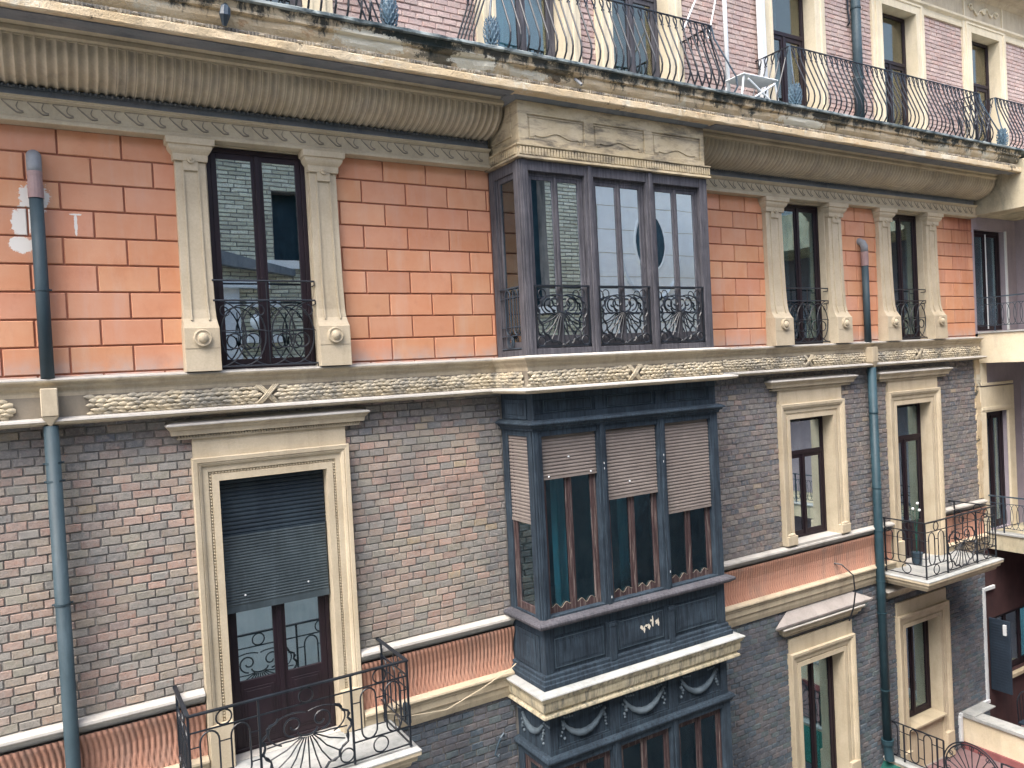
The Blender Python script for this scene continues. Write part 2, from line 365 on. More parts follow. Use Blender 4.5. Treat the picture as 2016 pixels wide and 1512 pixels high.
# rusticated blocks
H = .2765
segs = [(WX0, 1.33), (3.03, 5.19), (8.42, 10.5), (12.42, 13.62), (15.47, WX1)]
for a, b in segs:
    mb = MB(); mb.c = []; k = 0; z = 2.374+H
    while z > .1:
        z0_, z1_ = max(z-H, .115), min(z, 2.64); ph = .207 if k % 2 == 0 else .4975
        n = math.floor((a-ph)/.581); x = ph+n*.581
        while x < b:
            p, q = max(x, a), min(x+.581, b); x += .581
            if q-p < .03: continue
            mb.cbox(p+(.009 if p > a else 0), q-(.009 if q < b else 0), 0+random.uniform(-.002, .002), .017, z0_+.009, z1_-.009, .007)
            t_ = random.uniform(.88, 1.04); mb.c += [(t_, t_*random.uniform(.96, 1.02), t_*random.uniform(.94, 1.03), 1)]*12
        z -= H; k += 1
    mb.build('rusticated_blocks', 'orange', w1[0 if a < 6 else 1])
w2 = wallbody('brick_wall', WX0, WX1, -3.36, -.25, mid_open+[ori], 'mortar', .010, .35)
w3 = wallbody('lower_brick_wall', WX0, WX1, -13, -4.38, low_open+[ori], 'mortar', .010, .35)
w3b = wallbody('apron_wall', WX0, WX1, -4.38, -3.36, mid_open+[ori], 'mortar', .03, .35)
w4 = wallbody('attic_wall', WX0, 26, 3.6, 7.6, att_open, 'mortar_pink', .012+.04, .4)
pal_g = [lin('9C9285'), lin('949084'), lin('8C8A84'), lin('A09082'), lin('928E87')]
pal_r = [lin('A58F83'), lin('AB9184'), lin('A08B80'), lin('AA998C')]
pal_d = [lin('656468'), lin('5F646C'), lin('67666C'), lin('5A6068'), lin('6B6667')]
def zone_mid(x, z):
    d = .05+.85*min(1, max(0, (x-7)/2))
    if x > 16.6: d = .9
    red = .24
    if 3.2 < x < 5.0 and -2.0 < z < -1.0: red = .62
    if x > 8: red = .08
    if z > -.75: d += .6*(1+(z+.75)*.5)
    if 4.75 < x < 5.2: d += .5; red *= .3
    if .1 < x < .45: d += .35
    r = random.random()
    if r < red: c = random.choice(pal_r)
    else: c = random.choice(pal_g)
    m = random.choice(pal_d); d = min(1, d*random.uniform(.5, 1.2))
    if random.random() < .012: c = lin('A3957F'); d *= .4
    return tuple(c[i]*(1-d)+m[i]*d for i in range(3))+(1,)
def zone_low(x, z):
    c = random.choice(pal_d+[lin('5C6668'), lin('54606A')]); return c
for wi, (xa, xb) in enumerate(((WX0, 5.19), (8.42, WX1))): bricks(xa, xb, -3.36, -.29, [(h[0]-.2, h[1]+.2, h[2], h[3]+.2) for h in mid_open], None, zone=zone_mid).build('brick_face', 'brick', w2[wi], flip=False)
for wi, (xa, xb) in enumerate(((WX0, 5.19), (8.42, WX1))): bricks(xa, xb, -11.5, -4.38, [(h[0]-.2, h[1]+.2, h[2], h[3]+.2) for h in low_open], None, zone=zone_low).build('brick_face', 'brick_dark', w3[wi], flip=False)
pal_p = [lin('B5A19B'), lin('BAA49D'), lin('B09B96'), lin('BDA9A1'), lin('B59A92')]
bricks(WX0, 24, 3.8, 6.72, [(h[0]-.2, h[1]+.2, h[2], h[3]+.2) for h in att_open], pal_p, L=.19, H=.082, y=.04, mort=.009).build('brick_face', 'brick_pink', w4[0], flip=False)

# ---- interior rooms behind the glass
mb = MB()
for z0_, z1_ in ((.1, 2.9), (-4.26, -.35), (-8.3, -4.5), (3.8, 6.9)):
    mb.box(WX0, 19, 3.4, 3.5, z0_, z1_); mb.box(WX0, 19, .36, 3.4, z0_-.1, z0_); mb.box(WX0, 19, .36, 3.4, z1_, z1_+.1)
    for x in (WX0, 4.6, 9.2, 13.1, 16.96 if z0_ < 3 else 16.3, 18.9): mb.box(x, x+.12, .36, 3.4, z0_, z1_)
mb.build('room_interior', 'room', B)
def curtain(x0, x1, y, z0, z1, parent, mat='curtain', amp=.03, wl=.09):
    mb = MB(); n = int((x1-x0)/.012); vs = []
    for i in range(n+1):
        x = x0+(x1-x0)*i/n; yy = y+amp*math.sin(x/wl*2*math.pi)+amp*.4*math.sin(x/wl*3.3+1)
        vs += [(x, yy, z0), (x, yy*1.0+.01, (z0+z1)/2), (x, y+(yy-y)*.6, z1)]
    fs = []
    for i in range(n):
        for k_ in (0, 1): fs.append((i*3+k_, i*3+3+k_, i*3+4+k_, i*3+1+k_))
    return mb.add(vs, fs).build('curtain', mat, parent, smooth=True)

# ---- string course, with a break forward round the bay
OX0, OX1, OY = 5.19, 8.42, -.79
def course(path, prof): return MB().sweep(path, prof)
string_path = [(WX0, 0), (OX0-.02, 0), (OX0-.02, OY-.02), (OX1+.02, OY-.02), (OX1+.02, 0), (WX1+.02, 0)]
sc_ = course(string_path, [(-.05, .135), (.0, .135), (.145, .115), (.15, .10), (.145, .085), (.10, .06), (.095, .035), (.06, .0), (.055, -.02), (.06, -.03), (.06, -.265), (.07, -.27), (.20, -.285), (.205, -.30), (.195, -.325), (.12, -.335), (.05, -.345), (-.05, -.345)]).build('string_course', 'stone', B, bevel=.004)
# pale weathered top surfaces, a thin lead-like capping laid 4 mm above
course(string_path, [(-.03, .139), (.0, .139), (.148, .119), (.152, .108), (.147, .102), (.1, .105), (-.03, .12)]).build('ledge_capping', 'ledge', sc_)
course(string_path, [(.055, -.262), (.072, -.266), (.206, -.281), (.212, -.300), (.207, -.3), (.19, -.287), (.055, -.275)]).build('lower_capping', 'ledge', sc_)
# garland of overlapping leaves in the string course
course(string_path, [(.055, -.055), (.063, -.055), (.063, -.262), (.055, -.262)]).build('garland_ground', 'scroll', sc_)
mb = MB()
def leaf(mb, c, ax, nrm, L=.05, W=.03, T=.02):
    """pointed leaf lying along ax, its tip lifted off the ground"""
    ax = Vector(ax); nrm = Vector(nrm); upv = Vector((0, 0, 1)); vs = []
    for t, wd, h in ((0, .55, .2), (.3, 1, .75), (.65, .85, 1.1), (.88, .4, 1.15), (1, .05, .9)):
        p = Vector(c)+ax*(t-.5)*L
        for sgn, hh in ((-1, 0), (-.6, .8), (0, 1), (.6, .8), (1, 0)): vs.append(p+upv*sgn*W*wd+nrm*T*h*hh)
    fs = [(i*5+j, i*5+j+1, i*5+j+6, i*5+j+5) for i in range(4) for j in range(4)]
    mb.add(vs, fs+[(20, 21, 22, 23, 24)])
def garland(mb, p0, p1, nrm, d=.06, ribbons=(), skip=()):
    p0 = Vector(p0); p1 = Vector(p1); ax = (p1-p0); Lt = ax.length; ax /= Lt; nrm = Vector(nrm)
    n = int(Lt/.075)
    for i in range(n):
        for r, (zz, hh) in enumerate(((-.245, .004), (-.207, .018), (-.168, .026), (-.128, .024), (-.09, .010))):
            u = (i+.5*(r % 2)+random.uniform(-.14, .14))*.075+.03
            if u > Lt-.03 or any(abs(u-q) < .1 for q in ribbons) or any(abs(u-q) < .17 for q in skip): continue
            c = p0+ax*u+nrm*hh+Vector((0, 0, zz+random.uniform(-.008, .008)))
            tilt = (ax+Vector((0, 0, random.uniform(-.15, .15)))).normalized()
            leaf(mb, c, -tilt, nrm, .10*random.uniform(.85, 1.1), .029*random.uniform(.8, 1.1), .020*random.uniform(.7, 1.2))
    for q in ribbons:
        for sgn in (-1, 1):
            for o in (-.025, 0, .025):
                mb.tube([p0+ax*(q+o+sgn*t)+nrm*(.03-.02*abs(t/.1)+(.012 if sgn > 0 else 0))+Vector((0, 0, -.155+t*1.05)) for t in (-.1, -.05, 0, .05, .1)], .013, 4)
garland(mb, (WX0, -.06, 0), (OX0-.02, -.06, 0), (0, -1, 0), ribbons=(2.12-WX0,), skip=(.0-WX0, .17-WX0, -.15-WX0))
garland(mb, (OX0-.08, -.02, 0), (OX0-.08, OY-.02, 0), (-1, 0, 0))
garland(mb, (OX0-.08, OY-.08, 0), (OX1+.08, OY-.08, 0), (0, -1, 0), ribbons=(1.7,))
garland(mb, (OX1+.1, -.06, 0), (WX1, -.06, 0), (0, -1, 0), ribbons=(2.9, 6.2), skip=(4.7,))
mb.build('leaf_garland', 'garland', sc_, smooth=True)

# ---- bottom courses: sill course, pink fluted apron, lower ledge (each interrupted by windows and bay)
def runs(gaps, x0=WX0, x1=WX1):
    out = []; x = x0
    for a, b in sorted(gaps):
        if a > x: out.append((x, a))
        x = max(x, b)
    if x < x1: out.append((x, x1))
    return out
g_mid = [(1.27, 3.04), (OX0, OX1), (13.66, 15.42)]
for a, b in runs(g_mid):
    course([(a, 0), (b, 0)], [(-.02, -3.325), (.05, -3.325), (.115, -3.345), (.12, -3.375), (.085, -3.405), (.075, -3.425), (.05, -3.46), (.03, -3.475), (-.02, -3.475)]).build('sill_course', 'ledge', B, bevel=.003)
    mb = MB(); n = max(2, int((b-a)/.009)); vs = []; cc = []; prof = [(.075, -3.475), (.07, -3.52), (.045, -3.60), (.02, -3.70), (.008, -3.82), (.012, -3.94), (.03, -4.06)]
    for i in range(n+1):
        x = a+(b-a)*i/n
        for o, zz in prof:
            xx = x
            ph = (x+.04*math.sin((zz+3.5)*6)+.004*math.sin(x*5))/.056
            q_ = abs(math.sin(math.pi*ph)); vs.append((xx, -(o+.017*q_), zz)); cc.append((.55+.45*q_,)*3+(1,))  # groove shade put into the vertex colour of the flutes
    m_ = len(prof)
    mb.add(vs, [(i*m_+j, (i+1)*m_+j, (i+1)*m_+j+1, i*m_+j+1) for i in range(n) for j in range(m_-1)])
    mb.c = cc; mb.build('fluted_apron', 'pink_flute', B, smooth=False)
    course([(a, 0), (b, 0)], [(-.02, -4.05), (.06, -4.05), (.125, -4.075), (.13, -4.10), (.10, -4.125), (.10, -4.15), (.085, -4.17), (.085, -4.25), (.06, -4.28), (.055, -4.34), (.03, -4.42), (-.02, -4.42)]).build('lower_course', 'stone', B, bevel=.003)

# ---- frieze under the cornice with a running wave scroll
frz = [(a, b) for a, b in ((WX0, OX0-.03), (OX1+.03, 16.9))]
for a, b in frz:
    fo = course([(a, 0), (b, 0)], [(-.02, 2.886), (.165, 2.886), (.17, 2.874), (.155, 2.868), (.152, 2.856), (.135, 2.85), (.132, 2.842), (.12, 2.84), (.12, 2.69), (.145, 2.675), (.15, 2.655), (.15, 2.635), (-.02, 2.63)]).build('frieze', 'stone_grey', B, bevel=.003)
    mb = MB(); x = a+.05
    while x < b-.2:
        P_ = []
        for t in range(9):
            u = t/8; P_.append((x+.02+.115*u, -.122, 2.832-.105*u**.9))
        P_ += [(x+.15, -.122, 2.722), (x+.175, -.122, 2.722), (x+.195, -.122, 2.73)]
        mb.tube(P_, [.005]*3+[.008]*6+[.009]*3, 5)
        mb.tube([(x+.195, -.122, 2.735), (x+.17, -.122, 2.742), (x+.145, -.122, 2.76), (x+.137, -.122, 2.785), (x+.145, -.122, 2.81), (x+.155, -.122, 2.828)], [.009, .007, .006, .006, .005, .004], 5)
        mb.tube([(x+.02, -.122, 2.834), (x+.12, -.122, 2.836), (x+.2, -.122, 2.836)], .003, 4)
        x += .213
    mb.build('wave_scroll', 'scroll', fo)
    # dark egg row and dark grey fillet under the cove
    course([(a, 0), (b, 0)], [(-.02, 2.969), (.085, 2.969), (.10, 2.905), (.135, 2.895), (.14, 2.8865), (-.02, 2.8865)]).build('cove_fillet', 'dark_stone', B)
    mb = course([(a, 0), (b, 0)], [(-.02, 3.0105), (.08, 3.0105), (.095, 2.9905), (.095, 2.97), (-.02, 2.97)]); x = a+.03
    while x < b:
        mb.ball((x, -.115, 2.985), .016, 1, 6, 4, .9, .9)
        if int((x-a)/.05) % 4 == 3: mb.ball((x+.022, -.112, 2.985), .009, 1, 5, 4)
        x += .05
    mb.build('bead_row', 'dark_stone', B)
    # fluted cove; shade of the hollows and lit arrises put into vertex colour
    mb = MB(); pitch = .087; n = int((b-a)/pitch*10); m_ = 13; vs = []; cc = []
    for i in range(n+1):
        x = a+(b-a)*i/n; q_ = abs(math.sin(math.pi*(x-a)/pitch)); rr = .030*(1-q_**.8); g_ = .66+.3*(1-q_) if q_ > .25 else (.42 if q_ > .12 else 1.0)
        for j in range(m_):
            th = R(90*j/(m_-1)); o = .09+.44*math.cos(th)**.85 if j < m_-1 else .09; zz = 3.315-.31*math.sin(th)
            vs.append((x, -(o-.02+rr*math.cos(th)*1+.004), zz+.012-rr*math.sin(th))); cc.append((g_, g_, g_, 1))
    mb.add(vs, [(i*m_+j, (i+1)*m_+j, (i+1)*m_+j+1, i*m_+j+1) for i in range(n) for j in range(m_-1)])
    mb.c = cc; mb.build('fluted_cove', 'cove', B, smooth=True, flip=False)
    # end caps hide nothing: solid body behind the cove
    mb = MB(); cp = [(.0, 3.40), (.49, 3.40), (.49, 3.31)]+[(.06+.43*math.cos(R(t)), 3.31-.29*math.sin(R(t))) for t in range(15, 91, 15)]+[(0, 3.01)]
    mb.sweep([(a+.01, 0), (b-.01, 0)], cp); mb.build('cove_body', 'dark_stone', B)
# strip above the cove and the great cornice (runs over the bay)
course([(WX0, 0), (OX0-.03, 0)], [(0, 3.44), (.60, 3.44), (.60, 3.425), (.555, 3.40), (.565, 3.385), (.565, 3.35), (.535, 3.335), (.535, 3.318), (0, 3.318)]).build('cove_moulding', 'stone_grey', B, bevel=.003)
course([(OX1+.03, 0), (16.9, 0)], [(0, 3.44), (.60, 3.44), (.60, 3.425), (.555, 3.40), (.565, 3.385), (.565, 3.35), (.535, 3.335), (.535, 3.318), (0, 3.318)]).build('cove_moulding', 'stone_grey', B, bevel=.003)
# front edge slightly irregular and chipped: many stations along X
def cornice(x0, x1, prof, name, mat, rough=.0, step=.06, seed=1, notch=()):
    rnd = random.Random(seed); mb = MB(); n = int((x1-x0)/step); k = len(prof); vs = []
    from mathutils import noise as nz
    for i in range(n+1):
        x = x0+(x1-x0)*i/n
        for j, (o, h) in enumerate(prof):
            q = rough*nz.noise(Vector((x*5, j*1.7+seed, 0)))*(1 if o > .2 else 0)
            for cx, wd, dp, jl, jh in notch:
                if abs(x-cx) < wd and jl <= j <= jh: q -= dp*(1-abs(x-cx)/wd)**.4*(.7+.3*nz.noise(Vector((x*23, j, 3))))
            vs.append((x, -(o+q), h+q*.3))
    fs = [(i*k+a, (i+1)*k+a, (i+1)*k+(a+1) % k, i*k+(a+1) % k) for i in range(n) for a in range(k)]
    fs += [tuple(range(k)), tuple(n*k+a for a in range(k))[::-1]]
    return mb.add(vs, fs).build(name, mat, B)
CX1 = 17.0
corn = cornice(WX0, CX1, [(0, 3.80), (1.0, 3.80), (1.0, 3.785), (.985, 3.765), (.975, 3.74), (.99, 3.72), (.985, 3.70), (.95, 3.69), (.955, 3.655), (.945, 3.62), (.92, 3.58), (.90, 3.56), (.905, 3.55), (.915, 3.545), (.92, 3.50), (.905, 3.49), (.985, 3.485), (.99, 3.47), (.99, 3.40), (.975, 3.385), (.80, 3.385), (.80, 3.43), (.6, 3.44), (0, 3.44)],
               'cornice', 'stained', .012, .03, 1, notch=((5.35, .35, .05, 7, 11), (4.2, .5, .06, 6, 10), (5.9, .25, .06, 6, 12), (2.0, .3, .03, 7, 10), (9.3, .3, .04, 7, 10), (3.1, .6, .03, 7, 10), (13.8, .3, .03, 7, 9)))
cornice(WX0, 18.6, [(-.3, 3.86), (1.035, 3.842), (1.045, 3.835), (1.045, 3.805), (1.035, 3.802), (-.3, 3.802)], 'cornice_slab', 'lip', .012, .03, 2)
mb = MB().box(WX0, CX1, -.928, -.90, 3.496, 3.548); x = WX0
i = 0
while x < CX1-.05:
    if i % 4 != 3: mb.box(x, x+.016, -.952, -.92, 3.503, 3.543)
    else: mb.ball((x+.03, -.935, 3.523), .024, 1, 6, 4, .9, 1.6); x += .05
    x += .036; i += 1
mb.build('dentil_row', 'scroll2', corn)
# shadow band under the cornice, put into the dark colour of these strips
MB().box(WX0, OX0-.1, -.93, -.80, 3.372, 3.382).build('soffit_shade_strip', 'dark_stone', corn)
MB().box(OX1+.1, 16.9, -.93, -.80, 3.372, 3.382).build('soffit_shade_strip', 'dark_stone', corn)
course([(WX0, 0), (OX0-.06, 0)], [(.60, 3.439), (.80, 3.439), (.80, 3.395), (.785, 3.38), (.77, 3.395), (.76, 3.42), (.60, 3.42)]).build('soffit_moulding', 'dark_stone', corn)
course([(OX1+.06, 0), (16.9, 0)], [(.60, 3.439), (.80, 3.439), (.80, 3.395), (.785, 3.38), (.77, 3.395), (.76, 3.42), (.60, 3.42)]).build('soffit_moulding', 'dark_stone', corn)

# ---- iron railing designs ------------------------------------------------
def put(mb, pts, mp, r=.008, n=5, closed=False): mb.tube([mp(*p) for p in pts], r, n, closed)
def ring(mb, cx, cz, rad, mp, r=.009, n=18): put(mb, arc(cx, cz, rad, rad, 0, 360-360/n, n-1), mp, r, 5, True)
def fan(mb, mp, cx, cz, rx, rb, top, r=.008, rays=11, sc_=1.0):
    """scrolls above a sunburst; cx,cz heart of the fan, rx half width, rb reach below, top = height of the scrolls"""
    a = rx*.30
    put(mb, arc(cx, cz+.035*sc_, a*.75, .06*sc_, 180, 360, 10), mp, r)
    for s_ in (-1, 1):
        sp = spiral(cx+s_*a*1.05, cz+top*.42, a*.86, a*.22, -90 if s_ > 0 else 270, (-90+430) if s_ > 0 else 270-430, 26)
        put(mb, sp, mp, r)
        put(mb, arc(cx+s_*a*1.05, cz+top*.30, a*1.9, top*.62, -60 if s_ > 0 else 240, 120 if s_ > 0 else 60, 16), mp, r*.8)
    for i in range(rays):
        t = -1+2*i/(rays-1); an = R(-90+t*84)
        ex = cx+math.cos(an)*rx*.93; ez = cz+math.sin(an)*rb
        bx = cx+math.cos(an)*a*.5; bz = cz-.02+math.sin(an)*.02
        mid = ((bx+ex)/2, (bz+ez)/2-.03*abs(t)*(1-abs(t))*4*sc_)
        put(mb, [(bx, bz), ((bx*3+ex)/4, (bz*3+ez)/4-.01*abs(t)), mid, (ex, ez)], mp, r*.8)
    # twisted wreath round the fan
    pts1 = []; n = 40
    for i in range(n+1):
        an = R(50-280*i/n); k_ = 1+.045*math.sin(i*1.9)
        pts1.append((cx+math.cos(an)*rx*k_, cz+math.sin(an)*(rb if math.sin(an) < 0 else top*1.1)*k_))
    put(mb, pts1, mp, r*1.1)
    pts2 = [(cx+(x-cx)*(1-.05*math.sin(i*1.9+1.5)), cz+(zv-cz)*(1-.05*math.sin(i*1.9+1.5))) for i, (x, zv) in enumerate(pts1)]
    put(mb, pts2, mp, r*.8)
def oval(mb, x0, x1, z0, z1, mp, r=.010):
    rx = (x1-x0)/2; c = (x0+x1)/2
    put(mb, arc(c, z1-rx*1.2, rx, rx*1.2, 0, 180, 10)+arc(c, z0+rx*1.2, rx, rx*1.2, 180, 360, 10), mp, r, 5, True)
def bal_front(x0, x1, y, zt, h):
    """big balcony: rails, posts, ovals, rings, central fan.  zt handrail height, h total height"""
    mb = MB(); mp = lambda u, v: (u, y, v); W = x1-x0; zb = zt-h; z2_ = zt-.175; z3 = zb+.23
    mb.box(x0-.015, x1+.015, y-.02, y+.02, zt-.012, zt+.006)
    for zz, a, b in ((z2_, x0, x1), (zb+.03, x0, x1), (z3, x0, x0+W*.29), (z3, x0+W*.715, x1)): mb.box(a, b, y-.007, y+.007, zz-.007, zz+.007)
    p1, p2 = x0+W*.29, x0+W*.715
    for x in (x0, p1, p2, x1): mb.box(x-.011, x+.011, y-.011, y+.011, zb, zt-.01)
    for a, b in ((x0, p1), (p2, x1)):
        m = (a+b)/2; ring(mb, m, (zt+z2_)/2-.005, .075, mp)
        ring(mb, m-.02, zb+.13, .085, mp)
        w_ = (b-a)/5
        oval(mb, a+w_*.75, a+w_*2.1, z3, z2_-.02, mp); oval(mb, a+w_*2.95, a+w_*4.3, z3, z2_-.02, mp)
        for zz in (z3+.13, z2_-.15):
            for q0, q1 in ((a, a+w_*.75), (a+w_*2.1, a+w_*2.95), (a+w_*4.3, b)): mb.box(q0, q1, y-.005, y+.005, zz-.005, zz+.005)
    m = (p1+p2)/2
    ring(mb, m, (zt+z2_)/2-.005, .075, mp)
    fan(mb, mp, m, zb+h*.50, (p2-p1)*.47, h*.46, h*.27, .0105, 11)
    for s_ in (-1, 1): ring(mb, m+s_*(p2-p1)*.42, zb+.12, .075, mp)
    return mb
def bal_side(x, y0, y1, zt, h):
    mb = MB(); mp = lambda u, v: (x, u, v); zb = zt-h; z2_ = zt-.175; z3 = zb+.23
    mb.box(x-.02, x+.02, y0+.02, y1+.015, zt-.012, zt+.006)
    for zz in (z2_, zb+.03, z3): mb.box(x-.007, x+.007, y0, y1, zz-.007, zz+.007)
    mb.box(x-.011, x+.011, y1-.13, y1-.108, zb, zt-.01)
    L = y1-y0; ring(mb, y0+L*.36, (zt+z2_)/2-.005, .075, mp); ring(mb, y0+L*.42, zb+.13, .085, mp)
    for k_ in (.12, .42, .70):
        oval(mb, y0+L*k_, y0+L*(k_+.17), z3, z2_-.02, mp)
    for zz in (z3+.13, z2_-.15): mb.box(x-.005, x+.005, y0, y1, zz-.005, zz+.005)
    return mb
def balcony(x0, x1, zt, h, label, yf=-.9):
    zb = zt-h; e = .09
    sl_ = MB().sweep([(x0-e, .0), (x0-e, yf-e), (x1+e, yf-e), (x1+e, .0)], [(0, zb-.02), (-.02, zb), (-.45, zb), (-.45, zb-.20), (-.10, zb-.21), (-.08, zb-.15), (-.04, zb-.14), (-.035, zb-.09), (-.0, zb-.07)])
    sl_.box(x0+.3, x1-.3, yf+.3, .0, zb-.19, zb-.001)
    so_ = sl_.build('balcony', 'stone', B, bevel=.004, label=label)
    MB().sweep([(x0-e-.004, .0), (x0-e-.004, yf-e-.004), (x1+e+.004, yf-e-.004), (x1+e+.004, .0)], [(0, zb-.025), (0, zb-.012), (-.02, zb+.004), (-.5, zb+.004), (-.5, zb-.001), (-.03, zb-.001)]).build('slab_capping', 'slab', so_)
    MB().box(x0+.41, x1-.41, yf+.41, 0, zb+.0005, zb+.004).build('balcony_floor', 'slab', so_)
    bal_front(x0, x1, yf, zt, h-.02).build('front_railing', 'iron', so_)
    bal_side(x0, yf, .0, zt, h-.02).build('side_railing', 'iron', so_)
    bal_side(x1, yf, .0, zt, h-.02).build('side_railing', 'iron', so_)
    return so_
def french_rail(x0, x1, y, zt, zm, zb, parent, mat='iron'):
    """low guard of a tall window: two bars over interlaced ovals"""
    mb = MB(); mp = lambda u, v: (u, y, v); W = x1-x0; hh = zm-zb
    for zz in (zt, zm, zb): put(mb, [(x0-.03, zz), (x1, zz)], mp, .011)
    for zz in (zt, zm, zb): mb.tube([(x1, y, zz), (x1, y+.0, zz-.045), (x1, y+.1, zz-.05)], .008, 5)
    put(mb, [((x0+x1)/2, zt), ((x0+x1)/2, zb)], mp, .007)
    for c, a0, a1 in ((x0, -85, 85), (x0+W*.5, 5, 175), (x0+W*.5, 185, 355), (x1-.02, 95, 265)): put(mb, arc(c, zb+hh*.5, W*.27, hh*.5, a0, a1, 18), mp, .0085)
    for c in (x0+W*.25, x0+W*.75):
        put(mb, arc(c, zb+hh*.47, W*.22, hh*.46, 0, 345, 23), mp, .0085, 5, True)
        ring(mb, c-W*.09, zb+hh*.38, W*.075, mp); ring(mb, c+W*.09, zb+hh*.38, W*.075, mp)
        put(mb, [(c, zb+hh*.3), (c, zb+hh*.85)], mp, .006)
        for s_ in (-1, 1): put(mb, spiral(c+s_*W*.16, zb+hh*.83, W*.07, W*.02, 90 if s_ > 0 else 90, 90-s_*330, 14), mp, .006)
        for s_ in (-1, 1): put(mb, arc(c+s_*W*.12, zb+hh*.52, W*.12, .018, 180, 0, 8), mp, .006)
    return mb.build('guard_rail', mat, parent)

# ---- casement frames ------------------------------------------------------
def casement(parent, x0, x1, y, z0, z1, mat='maroon', gl='glass', transom=None, panel=None, fw=.05, sw=.055, leaves=2, hook=0):
    fr = MB(); d = .06
    fr.box(x0, x0+fw, y, y+d, z0, z1).box(x1-fw, x1, y, y+d, z0, z1).box(x0+fw, x1-fw, y, y+d, z1-fw, z1).box(x0+fw, x1-fw, y, y+d, z0, z0+fw*.8)
    if transom: fr.box(x0+fw, x1-fw, y-.005, y+d, transom-.035, transom+.035)
    fo = fr.build('window_frame', mat, parent, bevel=.004)
    zt = (transom-.035) if transom else z1-fw
    a = x0+fw; W = (x1-x0-2*fw)/leaves
    for i in range(leaves):
        p, q = a+i*W+.002, a+(i+1)*W-.002; s_ = MB(); yy = y+.012
        zb = z0+fw*.8+.002; pb = panel if panel else zb+sw*1.3
        s_.box(p, p+sw, yy, yy+.04, zb, zt-.002).box(q-sw, q, yy, yy+.04, zb, zt-.002).box(p+sw, q-sw, yy, yy+.04, zt-sw-.002, zt-.002).box(p+sw, q-sw, yy, yy+.04, zb, pb)
        if i == 0 and leaves == 2: s_.box(q-sw*.4, q+sw*.4, yy-.018, yy-.001, zb, zt-.004)
        if panel:
            s_.box(p+sw+.03, q-sw-.03, yy-.008, yy-.0, zb+.08, pb-.09); s_.box(p+sw+.06, q-sw-.06, yy-.014, yy-.008, zb+.11, pb-.12)
        so_ = s_.build('casement', mat, parent, bevel=.003)
        MB().box(p+sw-.005, q-sw+.005, yy+.018, yy+.024, pb-.005, zt-sw).build('glass_pane', gl, parent)
    if transom:
        MB().box(x0+fw+.03, x1-fw-.03, y+.02, y+.026, transom+.04, z1-fw-.02).build('glass_pane', gl, parent)
        m = MB().box(x0+fw, x0+fw+.03, y+.01, y+.05, transom+.035, z1-fw).box(x1-fw-.03, x1-fw, y+.01, y+.05, transom+.035, z1-fw)
        m.build('transom_sash', mat, parent)
    return fo
def shutter(parent, x0, x1, y, z0, z1, mat, slat=.04, axis='x'):
    mb = MB(); n = int((z1-z0)/slat); pr = []
    for i in range(n):
        a = z0+i*slat; pr += [(0, a), (.010, a+slat*.08), (.016, a+slat*.4), (.012, a+slat*.8), (.002, a+slat*.97)]
    pr += [(0, z1), (-.012, z1), (-.012, z0)]
    if axis == 'x': mb.sweep([(x0, y), (x1, y)], pr)
    else: mb.sweep([(y, x1), (y, x0)], pr)
    return mb
def surround(x0, x1, z0, z1, wd, parent, mat='stone_clean', depth=.2, foot=True, bead=True):
    """moulded architrave of the opening x0..x1, z0..z1, with its reveal"""
    path = [(x0, z0), (x0, z1), (x1, z1), (x1, z0)]
    # outward must point away from the opening: left side travelling up -> left; so mirror the offset sign
    k = wd/.27
    prof = [(0, -depth), (0, .05), (-.072*k, .05), (-.076*k, .030), (-.106*k, .030), (-.110*k, .052), (-.17*k, .056), (-.18*k, .075), (-.205*k, .088), (-.215*k, .082), (-.22*k, .095), (-.265*k, .10), (-.27*k, .09), (-.27*k, -.02), (-.06, -.02), (-.06, -depth)]
    mb = MB().sweep(path, prof, XZ())
    if bead:
        zz = z0+.45; q = .091*k
        while zz < z1+.06:
            mb.ball((x0-q, -.034, zz), .0135, 1, 6, 4); mb.ball((x1+q, -.034, zz), .0135, 1, 6, 4); zz += .034
        xx = x0-q
        while xx < x1+q: mb.ball((xx, -.034, z1+q), .0135, 1, 6, 4); xx += .034
    o = mb.build('architrave', mat, parent)
    return o
def hood(x0, x1, zt, parent, mat='stone', e=.12):
    """projecting cornice over a window: x0..x1 = full width, zt = top front edge height"""
    a, b = x0+e, x1-e; pa = [(a, .0), (a, -.04), (b, -.04), (b, .0)]
    prof = [(-.1, zt+.055), (e-.01, zt+.004), (e, zt-.004), (e, zt-.022), (e-.015, zt-.032), (e-.03, zt-.057), (e-.042, zt-.062), (e-.048, zt-.085), (e-.055, zt-.118), (.0, zt-.123), (-.1, zt-.123)]
    h = MB().sweep(pa, prof).build('hood_moulding', mat, parent, bevel=.002)
    MB().sweep(pa, [(-.1, zt+.060), (e-.008, zt+.008), (e+.004, zt-.002), (e+.004, zt-.014), (e-.004, zt-.010), (-.1, zt+.045)]).build('hood_capping', 'ledge', parent)
    mb = MB(); x = a-.0
    while x < b: mb.box(x, x+.016, -.085, -.046, zt-.143, zt-.1235); x += .03
    mb.box(a-.01, b+.01, -.072, 0, zt-.165, zt-.1435).build('dentil_row', 'stone', parent)
    return h

